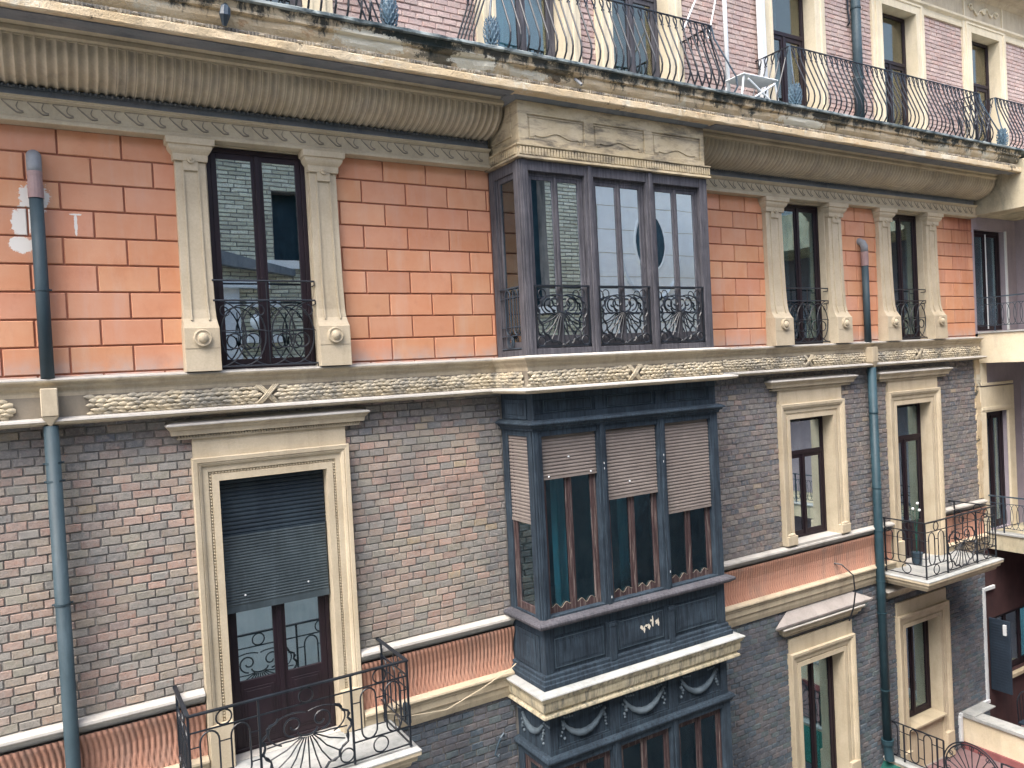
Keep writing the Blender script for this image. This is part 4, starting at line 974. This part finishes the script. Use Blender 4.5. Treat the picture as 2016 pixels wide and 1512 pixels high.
# attic balconies: S-curved iron bars
def bar_mb():
    mb = MB(); P_ = [(-.80, 3.86), (-.87, 3.92), (-.925, 4.0), (-.94, 4.09), (-.925, 4.18), (-.88, 4.29), (-.83, 4.42), (-.77, 4.57), (-.72, 4.70), (-.695, 4.78)]
    mb.tube([(0, y-.0, z) for y, z in P_], .0125, 6)
    mb.box(-.022, .022, -.705, -.685, 4.765, 4.785)
    for s_ in (-1, 1): mb.tube([(0, -.695, 4.79), (s_*.012, -.688, 4.82), (s_*.026, -.68, 4.865), (s_*.030, -.672, 4.90), (s_*.02, -.665, 4.93), (0, -.66, 4.948)], .010, 4)
    return mb
bar0 = None
def attic_rail(x0, x1, ends=(True, True), lab=None, yw=.04, leaves=(True, False)):
    global bar0
    rail = MB().box(x0, x1, -.675, -.645, 4.945, 4.957)
    for e, x in zip(ends, (x0, x1)):
        if e: rail.box(x-.015, x+.015, -.6445, yw, 4.945, 4.957)
    ro = rail.build('attic_railing', 'iron', B, label=lab)
    n = int(round((x1-x0)/.142)); 
    for i in range(n+1):
        x = x0+.06+(x1-x0-.12)*i/n
        if bar0 is None: b = bar0 = bar_mb().build('baluster', 'iron', ro); b.location = (x, 0, 0)
        else:
            b = bar0.copy(); col.objects.link(b); b.parent = ro; b.location = (x, random.uniform(-.004, .004), 0); b.rotation_euler = (0, 0, random.uniform(-.02, .02))
    for e, x, sg in zip(ends, (x0, x1), (-1, 1)):
        if not e: continue
        for k_ in range(5):
            b = bar0.copy(); col.objects.link(b); b.parent = ro
            b.rotation_euler = (0, 0, R(90*sg)); b.location = (x-sg*.66+sg*.0, -.60+.135*k_+.0, 0)
            b.scale = (1, 1, 1)
        # corner scroll with a big cast leaf
        mb = MB(); cx_, cy_ = x+sg*.17, -.86
        MB().tube([(cx_, cy_, 3.87), (cx_+sg*.06, cy_-.05, 4.0), (cx_+sg*.05, cy_-.04, 4.15), (cx_-sg*.03, cy_+.05, 4.4), (x+sg*.02, -.69, 4.75), (x, -.66, 4.945)], .014, 6).build('corner_post', 'iron_blue', ro)
        if not leaves[0 if sg < 0 else 1]: continue
        for q, (rr, zz) in enumerate(((.05, 3.90), (.075, 3.94), (.09, 3.99), (.098, 4.04), (.098, 4.09), (.09, 4.14), (.075, 4.19), (.055, 4.23))):
            for a in range(11):
                an = (a+.5*(q % 2))/11*2*math.pi; dx, dy = math.cos(an), math.sin(an); px, py = cx_+dx*rr*.8, cy_+dy*rr*.8
                mb.add([(px-dy*.024, py+dx*.024, zz-.03), (px+dx*.028, py+dy*.028, zz-.015), (px+dy*.024, py-dx*.024, zz-.03), (px+dx*.030, py+dy*.030, zz+.025)], [(0, 1, 3), (1, 2, 3)])
        mb.ball((cx_, cy_, 4.07), .078, 1, 12, 8, 2.3)
        mb.build('cast_leaf', 'leaf', ro)
    return ro
attic_rail(-1.2, 3.35, lab='attic railing at the left edge of the facade', leaves=(False, True))
attic_rail(5.02, 8.80, lab='attic railing above the bay window')
attic_rail(10.55, 16.16, lab='long attic railing right of the bay window')
attic_rail(16.75, 20.5, (True, False), lab='attic railing at the right end')

mb = MB(); rnd = random.Random(3); z = -3.3
while z < -.36:
    h_ = rnd.uniform(.05, .14); mb.box(16.80+rnd.uniform(0, .05), 17.0, -.022-rnd.uniform(0, .012), .012, z, min(z+h_, -.345)); z += h_
mb.build('corner_quoin', 'stained', B)
# ================================================================ neighbouring wing on the right (loggias running towards the street side)
W = thing('neighbouring_wing', 'plain rendered wing with stacked loggia balconies joining the ornate facade at the right', 'building')
def pw(mb, name, mat, parent=None, **k): return mb.build(name, mat, parent or W, **k)
# back walls of the loggias, one colour per storey
def holes_wall(x0, x1, z0, z1, holes, y0=.02, y1=.3):
    mb = MB()
    for a, b, c_, d in split(x0, x1, z0, z1, holes): mb.box(a, b, y0, y1, c_, d)
    return mb
up_ = pw(holes_wall(16.952, 20, .2, 3.5, [(17.06, 18.27, .26, 2.43)]), 'upper_wall', 'lilac')
md_ = pw(holes_wall(16.952, 20, -4.1, -.4, [(17.2, 18.1, -4.05, -1.5)]), 'middle_wall', 'lilac')
lo_ = pw(holes_wall(16.952, 20, -9.5, -4.35, [(17.25, 19.2, -7.3, -5.95)]), 'lower_wall', 'redwall')
mb = MB().box(18.75, 19.1, -9, .02, -12, 3.6); pw(mb, 'side_wall', 'lilac')
mb = MB().box(17.03, 17.27, -.03, .02, -.9, -.43).box(16.98, 17.195, -.03, .02, -4.05, -1.5).box(18.105, 18.35, -.03, .02, -4.05, -1.5).box(16.98, 18.35, -.03, .02, -1.495, -.95).box(17.03, 18.3, -.045, -.031, -.92, -.86).box(17.03, 18.3, -.045, -.031, -1.45, -1.38)
pw(mb, 'door_surround', 'cream', md_, bevel=.004)
casement(up_, 17.06, 18.22, .10, .26, 2.42, 'maroon', 'glass', fw=.06, sw=.06)
MB().box(18.2705, 18.31, -.02, .1, .26, 2.43).box(17.62, 17.635, .075, .10, .3, 2.35).build('door_edge', 'white', up_)
curtain(17.5, 18.1, .4, .26, 2.4, up_)
casement(md_, 17.2, 18.1, .10, -4.05, -1.52, 'maroon', 'glass', fw=.07, sw=.07)
curtain(17.4, 17.8, .3, -4, -1.6, md_)
casement(lo_, 17.25, 19.2, .12, -7.3, -5.95, 'maroon', 'glass', fw=.06, sw=.06, leaves=3)
MB().box(17.2, 19.2, -.08, .1, -7.38, -7.305).build('window_sill', 'stone_grey', lo_)
sh = MB().box(17.03, 17.07, -.42, -.0, -7.45, -5.9); 
for k_ in range(24): sh.box(17.022, 17.0295, -.39, -.03, -7.40+.06*k_, -7.37+.06*k_)
sh.build('open_shutter', 'blue', lo_, bevel=.003)
MB().box(16.985, 17.03, -.36, -.30, -6.2, -5.98).build('shutter_stay', 'white', lo_)
# slabs / fascias
def slab(x, z0, z1, y0=-9, mat='cream', name='loggia_slab', cap=True):
    o = pw(MB().box(x, 18.749, y0, .018, z0, z1), name, mat, bevel=.006)
    if cap: MB().box(x-.03, x+.2, y0, .0, z1+.002, z1+.035).build('slab_capping', 'slab', o)
    return o
slab(17.06, -.43, .2)
slab(17.12, -4.42, -4.08, mat='concrete')
o = pw(MB().box(17.0, 18.749, -9, .018, 2.69, 3.66), 'ceiling_beam', 'concrete', bevel=.01)
# railings of the loggias
def loop_rail(x, zt, zb, y0=-6, y1=-.02, parent=None, n=40):
    mb = MB(); mp = lambda u, v: (x, u, v)
    mb.box(x-.02, x+.02, y0, y1, zt-.015, zt+.01)
    for zz in (zt-.15, zb+.12): mb.box(x-.006, x+.006, y0, y1, zz-.006, zz+.006)
    yy = y1-.1
    while yy > y0:
        put(mb, arc(yy-.06, (zt+zb)/2-.015, .085, (zt-zb)/2-.135, 0, 345, 23), mp, .006, 4, True); yy -= .12
    yy = y1-.3
    while yy > y0: mb.box(x-.012, x+.012, yy-.012, yy+.012, zb, zt-.015); yy -= .85
    return mb.build('loggia_railing', 'iron_blue', parent or W)
loop_rail(17.10, .955, .235); loop_rail(17.16, -3.27, -4.06)
# low terrace with cream parapet, bottom right
t_ = pw(MB().box(15.85, 16.08, -5.0, -.02, -8.75, -7.70), 'terrace_parapet', 'cream', bevel=.006)
MB().box(15.80, 16.13, -5.05, -.02, -7.70, -7.63).box(15.80, 16.6, -.30, -.021, -7.629, -7.60).build('parapet_coping', 'slab', t_, bevel=.006)
pw(MB().box(16.08, 18.7, -5, .018, -8.9, -8.6), 'terrace_floor', 'pinkfloor')
# furniture glimpsed on the terrace
t = thing('garden_chair', 'curved dark metal garden chair on the terrace behind the cream parapet', 'chair', loc=(17.6, -.55, -8.6))
mb = MB(); 
mb.box(17.35, 17.85, -.8, -.35, -8.17, -8.14); mb.build('seat', 'blue', t, (17.6, -.55, -8.6))
mb = MB().tube([(17.37, -.36, -8.15)]+[(17.6-.23*math.cos(R(a)), -.34, -7.75+.2*math.sin(R(a))) for a in range(0, 181, 20)]+[(17.83, -.36, -8.15)], .014, 6)
for k_ in (-.12, 0, .12): mb.tube([(17.6+k_, -.36, -8.15), (17.6+k_*1.0, -.34, -7.6)], .008, 5)
mb.build('backrest', 'iron', t, (17.6, -.55, -8.6))
for x in (17.39, 17.81):
    for y in (-.77, -.38): MB().tube([(x, y, -8.6), (x, y, -8.16)], .012, 6).build('leg', 'iron', t, (17.6, -.55, -8.6))
# lowest terrace: sunken pink floor, pale kerb, side railing with the wheel panel
b3 = MB().box(13.38, 15.848, -5.0, .0, -8.55, -8.36).build('balcony', 'pinkfloor', B, label='bottom-floor terrace with dull pink floor and wheel-pattern railing')
MB().box(13.18, 13.379, -5.0, -.0, -8.6, -7.76).build('kerb', 'stone', b3, bevel=.006)
MB().box(13.16, 13.40, -5.0, -.0, -7.759, -7.73).build('kerb_capping', 'slab', b3, bevel=.004)
MB().box(15.80, 15.849, -5.0, .0, -8.359, -8.22).build('skirting', 'redskirt', b3)
def low_rail():
    mb = MB(); x = 13.28; mp = lambda u, v: (x, u, v); zt = -7.03; zb = -7.73
    mb.box(x-.014, x+.014, -1.12, -.02, zt-.008, zt+.006); mb.box(x-.014, x+.014, -4.9, -2.10, zt-.008, zt+.006)
    mb.box(x-.008, x+.008, -4.9, -.02, zb+.05, zb+.064)
    for c_ in (-.17, -.57, -.83, -2.4, -2.7, -3.3, -3.6, -4.3): oval(mb, c_-.075, c_+.075, zb+.07, zt-.02, mp, .011)
    for zz in (zb+.2, zt-.15):
        for a, b in ((-.37, -.245), (-.495, -.38), (-.755, -.645), (-1.1, -.905)): mb.box(x-.006, x+.006, a, b, zz-.006, zz+.006)
    for k_ in (-.03, -.37, -1.0, -1.12, -2.1, -3.0, -4.0, -4.9): mb.box(x-.012, x+.012, k_-.012, k_+.012, zb, zt)
    cy_, cz_, rr = -1.61, -7.40, .50
    for q in (rr, rr*.92): put(mb, arc(cy_, cz_, q, q, -40, 220, 30), mp, .012)
    for k_ in range(13): an = R(-30+k_*20); put(mb, [(cy_+.07*math.cos(an), cz_-.12+.07*math.sin(an)), (cy_+rr*.9*math.cos(an), cz_+rr*.9*math.sin(an))], mp, .009)
    for k_ in range(13): an = R(-30+k_*20); ring(mb, cy_+rr*.84*math.cos(an), cz_+rr*.84*math.sin(an), .035, mp, .007, 10)
    return mb
low_rail().build('side_railing', 'iron', b3)
tag(MB().sweep([(13.17, -3.0), (13.17, -.02)], [(0, -7.80), (-.45, -8.25), (-.45, -8.28), (0, -7.84)]).build('awning', 'green'), 'dark green canvas awning edge under the pale kerb of the bottom terrace', 'awning')

# ================================================================ pipes, wires, small fixtures (each a thing of its own)
def pipe_thing(label, loc): return thing('drainpipe', label, 'drainpipe', 'drainpipes on the facade', loc)
t = pipe_thing('slate blue drainpipe with pinkish collar left of the first window, passing through the leafy band', (0, -.1, .14))
L_ = (0, -.1, .14)
MB().tube([(0, -.10, .125), (0, -.10, 1.93)], .062, 16).build('pipe', 'pipe', t, L_, smooth=True)
MB().tube([(0, -.10, 1.90), (0, -.10, 2.03)], .070, 16).tube([(0, -.10, 2.12), (0, -.10, 2.16)], .069, 16).build('collar', 'pipe_pink', t, L_)
MB().tube([(0, -.10, 2.02), (0, -.10, 2.14)], .066, 16).build('collar', 'pipe_pink', t, L_)
MB().tube([(0, -.10, 2.15), (0, -.10, 2.22), (0, -.085, 2.285), (0, -.04, 2.325), (0, .02, 2.33)], .068, 16).build('elbow', 'pipe_grey', t, L_, smooth=True)
MB().tube([(0, -.10, .99), (0, -.10, 1.01)], .068, 16).box(-.085, .085, -.10, -.085, .992, 1.008).build('bracket', 'pipe', t, L_)
MB().box(-.075, .075, -.235, .0, -.25, .03).add([(-.075, -.235, -.25), (.075, -.235, -.25), (.075, -.06, -.25), (-.075, -.06, -.25), (0, -.2, -.36), (0, -.1, -.36)], [(0, 1, 4), (1, 2, 5, 4), (2, 3, 5), (3, 0, 4, 5)]).build('rain_box', 'stone', t, L_, bevel=.01)
MB().tube([(0, -.14, -.34), (.005, -.12, -4.5), (.0, -.13, -9)], .068, 16).build('lower_pipe', 'pipe', t, L_, smooth=True)
for z in (-.72, -.9, -2.12, -4.0): MB().tube([(0, -.13, z), (0, -.13, z+.02)], .075, 16).box(-.09, .095, -.13, -.11, z+.002, z+.018).build('bracket', 'pipe', t, L_)
t = pipe_thing('dark teal drainpipe between the third and fourth windows with grey elbow at the top', (13.16, -.1, .14)); L_ = (13.16, -.1, .14)
MB().tube([(13.10, -.10, .125), (13.10, -.10, 1.55)], .062, 14).build('pipe', 'pipe', t, L_, smooth=True)
MB().tube([(13.10, -.10, 1.54), (13.10, -.10, 1.8)], .068, 14).build('collar', 'pipe_pink', t, L_)
MB().tube([(13.10, -.10, 1.79), (13.10, -.10, 1.9), (13.09, -.07, 1.97), (13.08, -.02, 2.0), (13.08, .02, 2.0)], .066, 14).build('elbow', 'pipe_grey', t, L_, smooth=True)
MB().box(13.03, 13.19, -.235, 0, -.25, .03).add([(13.03, -.235, -.25), (13.19, -.235, -.25), (13.19, -.06, -.25), (13.03, -.06, -.25), (13.11, -.2, -.37), (13.11, -.1, -.37)], [(0, 1, 4), (1, 2, 5, 4), (2, 3, 5), (3, 0, 4, 5)]).build('rain_box', 'stone', t, L_, bevel=.01)
MB().tube([(13.11, -.14, -.35), (13.11, -.15, -7.35)], .078, 16).build('lower_pipe', 'pipe_low', t, L_, smooth=True)
for z in (-1.2, -2.6, -3.4, -4.35, -4.95, -6.4): MB().tube([(13.11, -.145, z), (13.11, -.145, z+.02)], .086, 16).build('bracket', 'pipe_low', t, L_)
MB().tube([(13.11, -.15, -7.33), (13.11, -.15, -7.42)], [.115, .11], 16).tube([(13.11, -.15, -7.40), (13.12, -.17, -7.72)], .085, 14).build('socket', 'pipe_low', t, L_)
t = pipe_thing('grey drainpipe on the pink attic wall behind the long railing', (13.2, -.05, 3.86)); L_ = (13.2, -.05, 3.86)
MB().tube([(13.2, -.06, 3.86), (13.2, -.06, 7.3)], .085, 14).build('pipe', 'pipe', t, L_, smooth=True)
MB().tube([(13.2, -.06, 5.0), (13.2, -.06, 5.03)], .095, 14).tube([(13.2, -.06, 6.3), (13.2, -.06, 6.33)], .095, 14).build('bracket', 'pipe', t, L_)
tag(MB().tube([(13.06, .0, 6.6), (13.05, .0, 6.3), (13.06, -.02, 6.05), (13.06, .02, 6.0)], .018, 6).build('cable', 'iron'), 'short black cable hanging beside the attic drainpipe', 'cable')
tag(MB().tube([(11.95, .01, -3.83), (12.03, -.12, -3.85), (12.10, -.30, -4.02), (12.13, -.30, -4.35), (12.15, -.24, -4.62), (12.18, -.12, -4.9)], .013, 6).build('cable', 'iron'), 'black cable arching from the pink apron over the pale stone hood', 'cable')
tag(MB().tube([(3.25, -.3, -4.05), (3.6, -.18, -4.22), (4.1, -.13, -4.30), (4.6, -.13, -4.17), (5.05, -.16, -4.0), (5.15, -.14, -3.96)], .007, 5).build('cable', 'stone_clean'), 'thin cream wire sagging between the left balcony and the bay window', 'cable')
tag(MB().tube([(4.97, -.03, -4.93), (4.93, -.09, -4.86), (4.88, -.10, -4.90), (4.83, -.08, -5.02), (4.80, -.07, -5.12), (4.84, -.07, -5.16), (4.87, -.06, -5.13)], .014, 6).build('wall_hook', 'iron_blue'), 'small curled iron hook on the sooty brick beside the bay window', 'hook')
tag(MB().box(16.80, 16.87, -.04, .005, -7.62, -5.30).box(16.80, 17.25, -.045, .005, -5.30, -5.23).box(15.74, 16.87, -.06, .005, -7.69, -7.6205).box(15.72, 15.799, -.06, .005, -8.21, -7.6905).build('conduit', 'white', bevel=.004), 'square white conduit stepping down the wall at the bottom right', 'conduit')
# black speaker-like box at the corner of the left balcony
tag(MB().box(3.30, 3.35, -.80, -.66, -4.02, -3.80).build('wall_box', 'iron_blue', bevel=.012), 'small dark box hung outside the right end of the left balcony railing', 'box')
# white clothes-drying frame and chair on the attic terrace
t = thing('drying_frame', 'white pole with slanting stay wires on the attic terrace between two railings', 'clothes dryer', loc=(10.0, -.3, 3.86)); L_ = (10.0, -.3, 3.86)
MB().tube([(9.55, -.25, 3.86), (9.55, -.25, 6.9)], .035, 10).build('pole', 'white', t, L_, smooth=True)
MB().tube([(9.52, -.25, 6.6), (8.55, -.35, 5.0)], .014, 6).tube([(9.53, -.25, 6.2), (9.0, -.4, 4.9)], .012, 6).build('stay_wire', 'white', t, L_)
tag(MB().box(10.54, 10.66, -.12, -.02, 3.86, 7.2).build('white_post', 'white', bevel=.01), 'tall white square post beside the cream attic door frame', 'post')
t = thing('plastic_chair', 'white plastic chair between the two attic railings', 'chair', loc=(9.85, -.45, 3.86)); L_ = (9.85, -.45, 3.86)
MB().box(9.5, 10.3, -.62, -.2, 4.36, 4.385).build('seat', 'white', t, L_, bevel=.01)
for x, y, dx in ((9.55, -.58, -.05), (10.25, -.58, .05), (9.55, -.24, -.05), (10.25, -.24, .05)): MB().tube([(x+dx*2, y, 3.86), (x, y, 4.37)], .016, 6).build('leg', 'white', t, L_)
MB().tube([(9.5, -.62, 3.9), (10.2, -.62, 4.3)], .016, 6).tube([(10.3, -.62, 3.9), (9.6, -.62, 4.3)], .016, 6).build('brace', 'white', t, L_)
# pipe end sticking out of the cornice
tag(MB().tube([(6.02, -.93, 3.66), (6.05, -1.03, 3.56)], .018, 8).build('spout', 'pipe_grey'), 'short grey spout poking out of the crumbling cornice above the bay', 'spout')
tag(MB().tube([(1.72, -.95, 3.76), (1.71, -1.0, 3.70), (1.70, -1.01, 3.63), (1.70, -.97, 3.54)], [.025, .05, .055, .02], 8).build('spout', 'iron_blue'), 'dark encrusted spout in the cornice near its left end', 'spout')
# flower on the sill of the right balcony door
t = thing('flower_pot', 'small white flowers in a dark pot behind the right balcony railing', 'plant', loc=(14.2, -.2, -3.4))
mb = MB()
for p in ((14.2, -.25, -3.02), (14.12, -.2, -3.12), (14.25, -.25, -3.16)): mb.ball(p, .028, 1, 8, 5)
mb.build('flower', 'white', t, (14.2, -.2, -3.4))
mb = MB()
for p in ((14.2, -.25, -3.02), (14.12, -.2, -3.12), (14.25, -.25, -3.16)): mb.tube([(14.2, -.2, -4.0), ((14.2+p[0])/2+.01, -.2, -3.5), p], .006, 4)
mb.build('stem', 'green', t, (14.2, -.2, -3.4))
MB().tube([(14.2, -.2, -4.22), (14.2, -.2, -3.98)], [.08, .11], 12).build('pot', 'iron_blue', t, (14.2, -.2, -3.4))

# ================================================================ the house across the street (stands behind the camera, seen in the panes)
O = thing('opposite_building', 'pale brick house across the street seen mirrored in the window panes', 'building', loc=(8, -10, -14))
holes_o = [(10.2, 11.9, 1.6, 7.5), (4.9, 5.6, 2.9, 4.6), (-3, -1.8, -2, 2), (1, 2.2, -12, -10)]
def opp_wall(x0, x1, z0, z1):
    ob = MB()
    for a, b, c_, d in split(x0, x1, z0, z1, holes_o): ob.box(a, b, -10.5, -10.0, c_, d)
    return ob
LO = (8, -10, -14)
ow = opp_wall(-12, 13.1, -3, 5.8).build('wall', 'mortar', O, LO)
opp_wall(-12, 8.5, -14, -3).build('lower_wall', 'pale_teal', O, LO); opp_wall(8.5, 13.1, -14, -3).build('lower_wall', 'dark_stone', O, LO)
pal_o = [lin('D6D5BC'), lin('CFCEB4'), lin('DDDCC6'), lin('C2C1AA')]
bo = bricks(0, 13.1, -3, 5.8, holes_o, pal_o, L=.42, H=.10, mort=.02)
bo.v = [(13.1-x, -10.0-y-.012, z) for x, y, z in bo.v]
# mirrored along X so that its faces look towards the street
bo2 = bricks(0, 14.1, -3, 5.8, [(13.1-h[1], 13.1-h[0], h[2], h[3]) for h in holes_o], pal_o, L=.42, H=.10, mort=.02)
bo2.v = [(13.1-x, -9.985-y, z) for x, y, z in bo2.v]
bo2.build('brick_face', 'pale_brick', ow, LO, flip=False)
mb = MB()
mb.box(13.1, 26, -10.5, -10.02, -2.5, 5.8)
pl = mb.build('rendered_wall', 'pale', O, LO)
MB().box(13.1, 26, -10.5, -10.02, -14, -2.5).build('lower_wall', 'dark_stone', O, LO)
for k_ in range(12):
    MB().box(13.1, 26, -10.02, -10.016, -2.3+.68*k_, -2.285+.68*k_).build('wall_joint', 'stone_grey', pl, LO)
    MB().box(13.1, 13.1+(.55 if k_ % 2 else .28), -10.02, -9.99, -2.28+.68*k_, -1.64+.68*k_).build('quoin', 'pale_brick2', ow, LO)
MB().tube([(15.6+1.15*math.cos(R(a)), -10.0, 3.3+1.5*math.sin(R(a))) for a in range(190, 351, 10)], .05, 6).build('arched_moulding', 'white', pl, LO)
mb = MB(); n = 28; vs = []
for k_ in range(n):
    an = 2*math.pi*k_/n; cx_, cz_ = 15.6, 3.5
    vs += [(cx_+.55*math.cos(an), -10.0, cz_+.85*math.sin(an)), (cx_+.60*math.cos(an), -9.99, cz_+.91*math.sin(an)), (cx_+.64*math.cos(an), -10.03, cz_+.96*math.sin(an))]
mb.add(vs, [(k_*3+j, ((k_+1) % n)*3+j, ((k_+1) % n)*3+j+1, k_*3+j+1) for k_ in range(n) for j in (0, 1)])
mb.build('oval_window_frame', 'pale', pl, LO)
mb = MB().add([(15.6+.56*math.cos(2*math.pi*k_/n), -10.005, 3.5+.86*math.sin(2*math.pi*k_/n)) for k_ in range(n)], [tuple(range(n))]); mb.build('oval_glass', 'pipe_low', pl, LO)
mb = MB()
for a, b, c_, d in holes_o: mb.box(a, b, -10.45, -10.4, c_, d)
mb.build('window_glass', 'pipe_low', ow, LO)
MB().box(10.0, 12.1, -10.05, -9.9, 1.42, 1.6).box(4.7, 5.8, -10.05, -9.9, 2.7, 2.9).build('window_sill', 'pale', ow, LO)
# classical aedicule in front of the brick
MB().add([(2.6, -9.7, 3.3), (5.3, -9.7, 2.65), (5.3, -9.7, 2.5), (2.6, -9.7, 2.9), (2.6, -10, 3.3), (5.3, -10, 2.65), (5.3, -10, 2.5), (2.6, -10, 2.9)], [(0, 1, 2, 3), (4, 5, 6, 7), (0, 1, 5, 4), (3, 2, 6, 7), (1, 2, 6, 5), (0, 3, 7, 4)]).build('pediment', 'dark_stone', ow, LO)
MB().box(2.6, 4.7, -10.0, -9.75, 2.2, 2.38).box(2.7, 4.0, -10, -9.9, .2, 2.2).box(4.15, 4.9, -10, -9.7, 1.75, 1.9).ball((4.4, -9.85, 1.4), .2, 1, 10, 8).box(4.1, 4.9, -10, -9.7, .9, 1.1).box(4.1, 4.9, -10, -9.75, .4, .55).build('bracket_ornament', 'white', ow, LO)
MB().box(-12, 26, -10.5, -9.6, 5.8, 6.1).box(-12, 26, -10.5, -9.75, 5.6, 5.8).build('eaves', 'stone', ow, LO)

# ---- ground
g = MB().add([(-150, -150, -14), (150, -150, -14), (150, 150, -14), (-150, 150, -14)], [(0, 1, 2, 3)]).build('street', 'asphalt'); g['kind'] = 'structure'
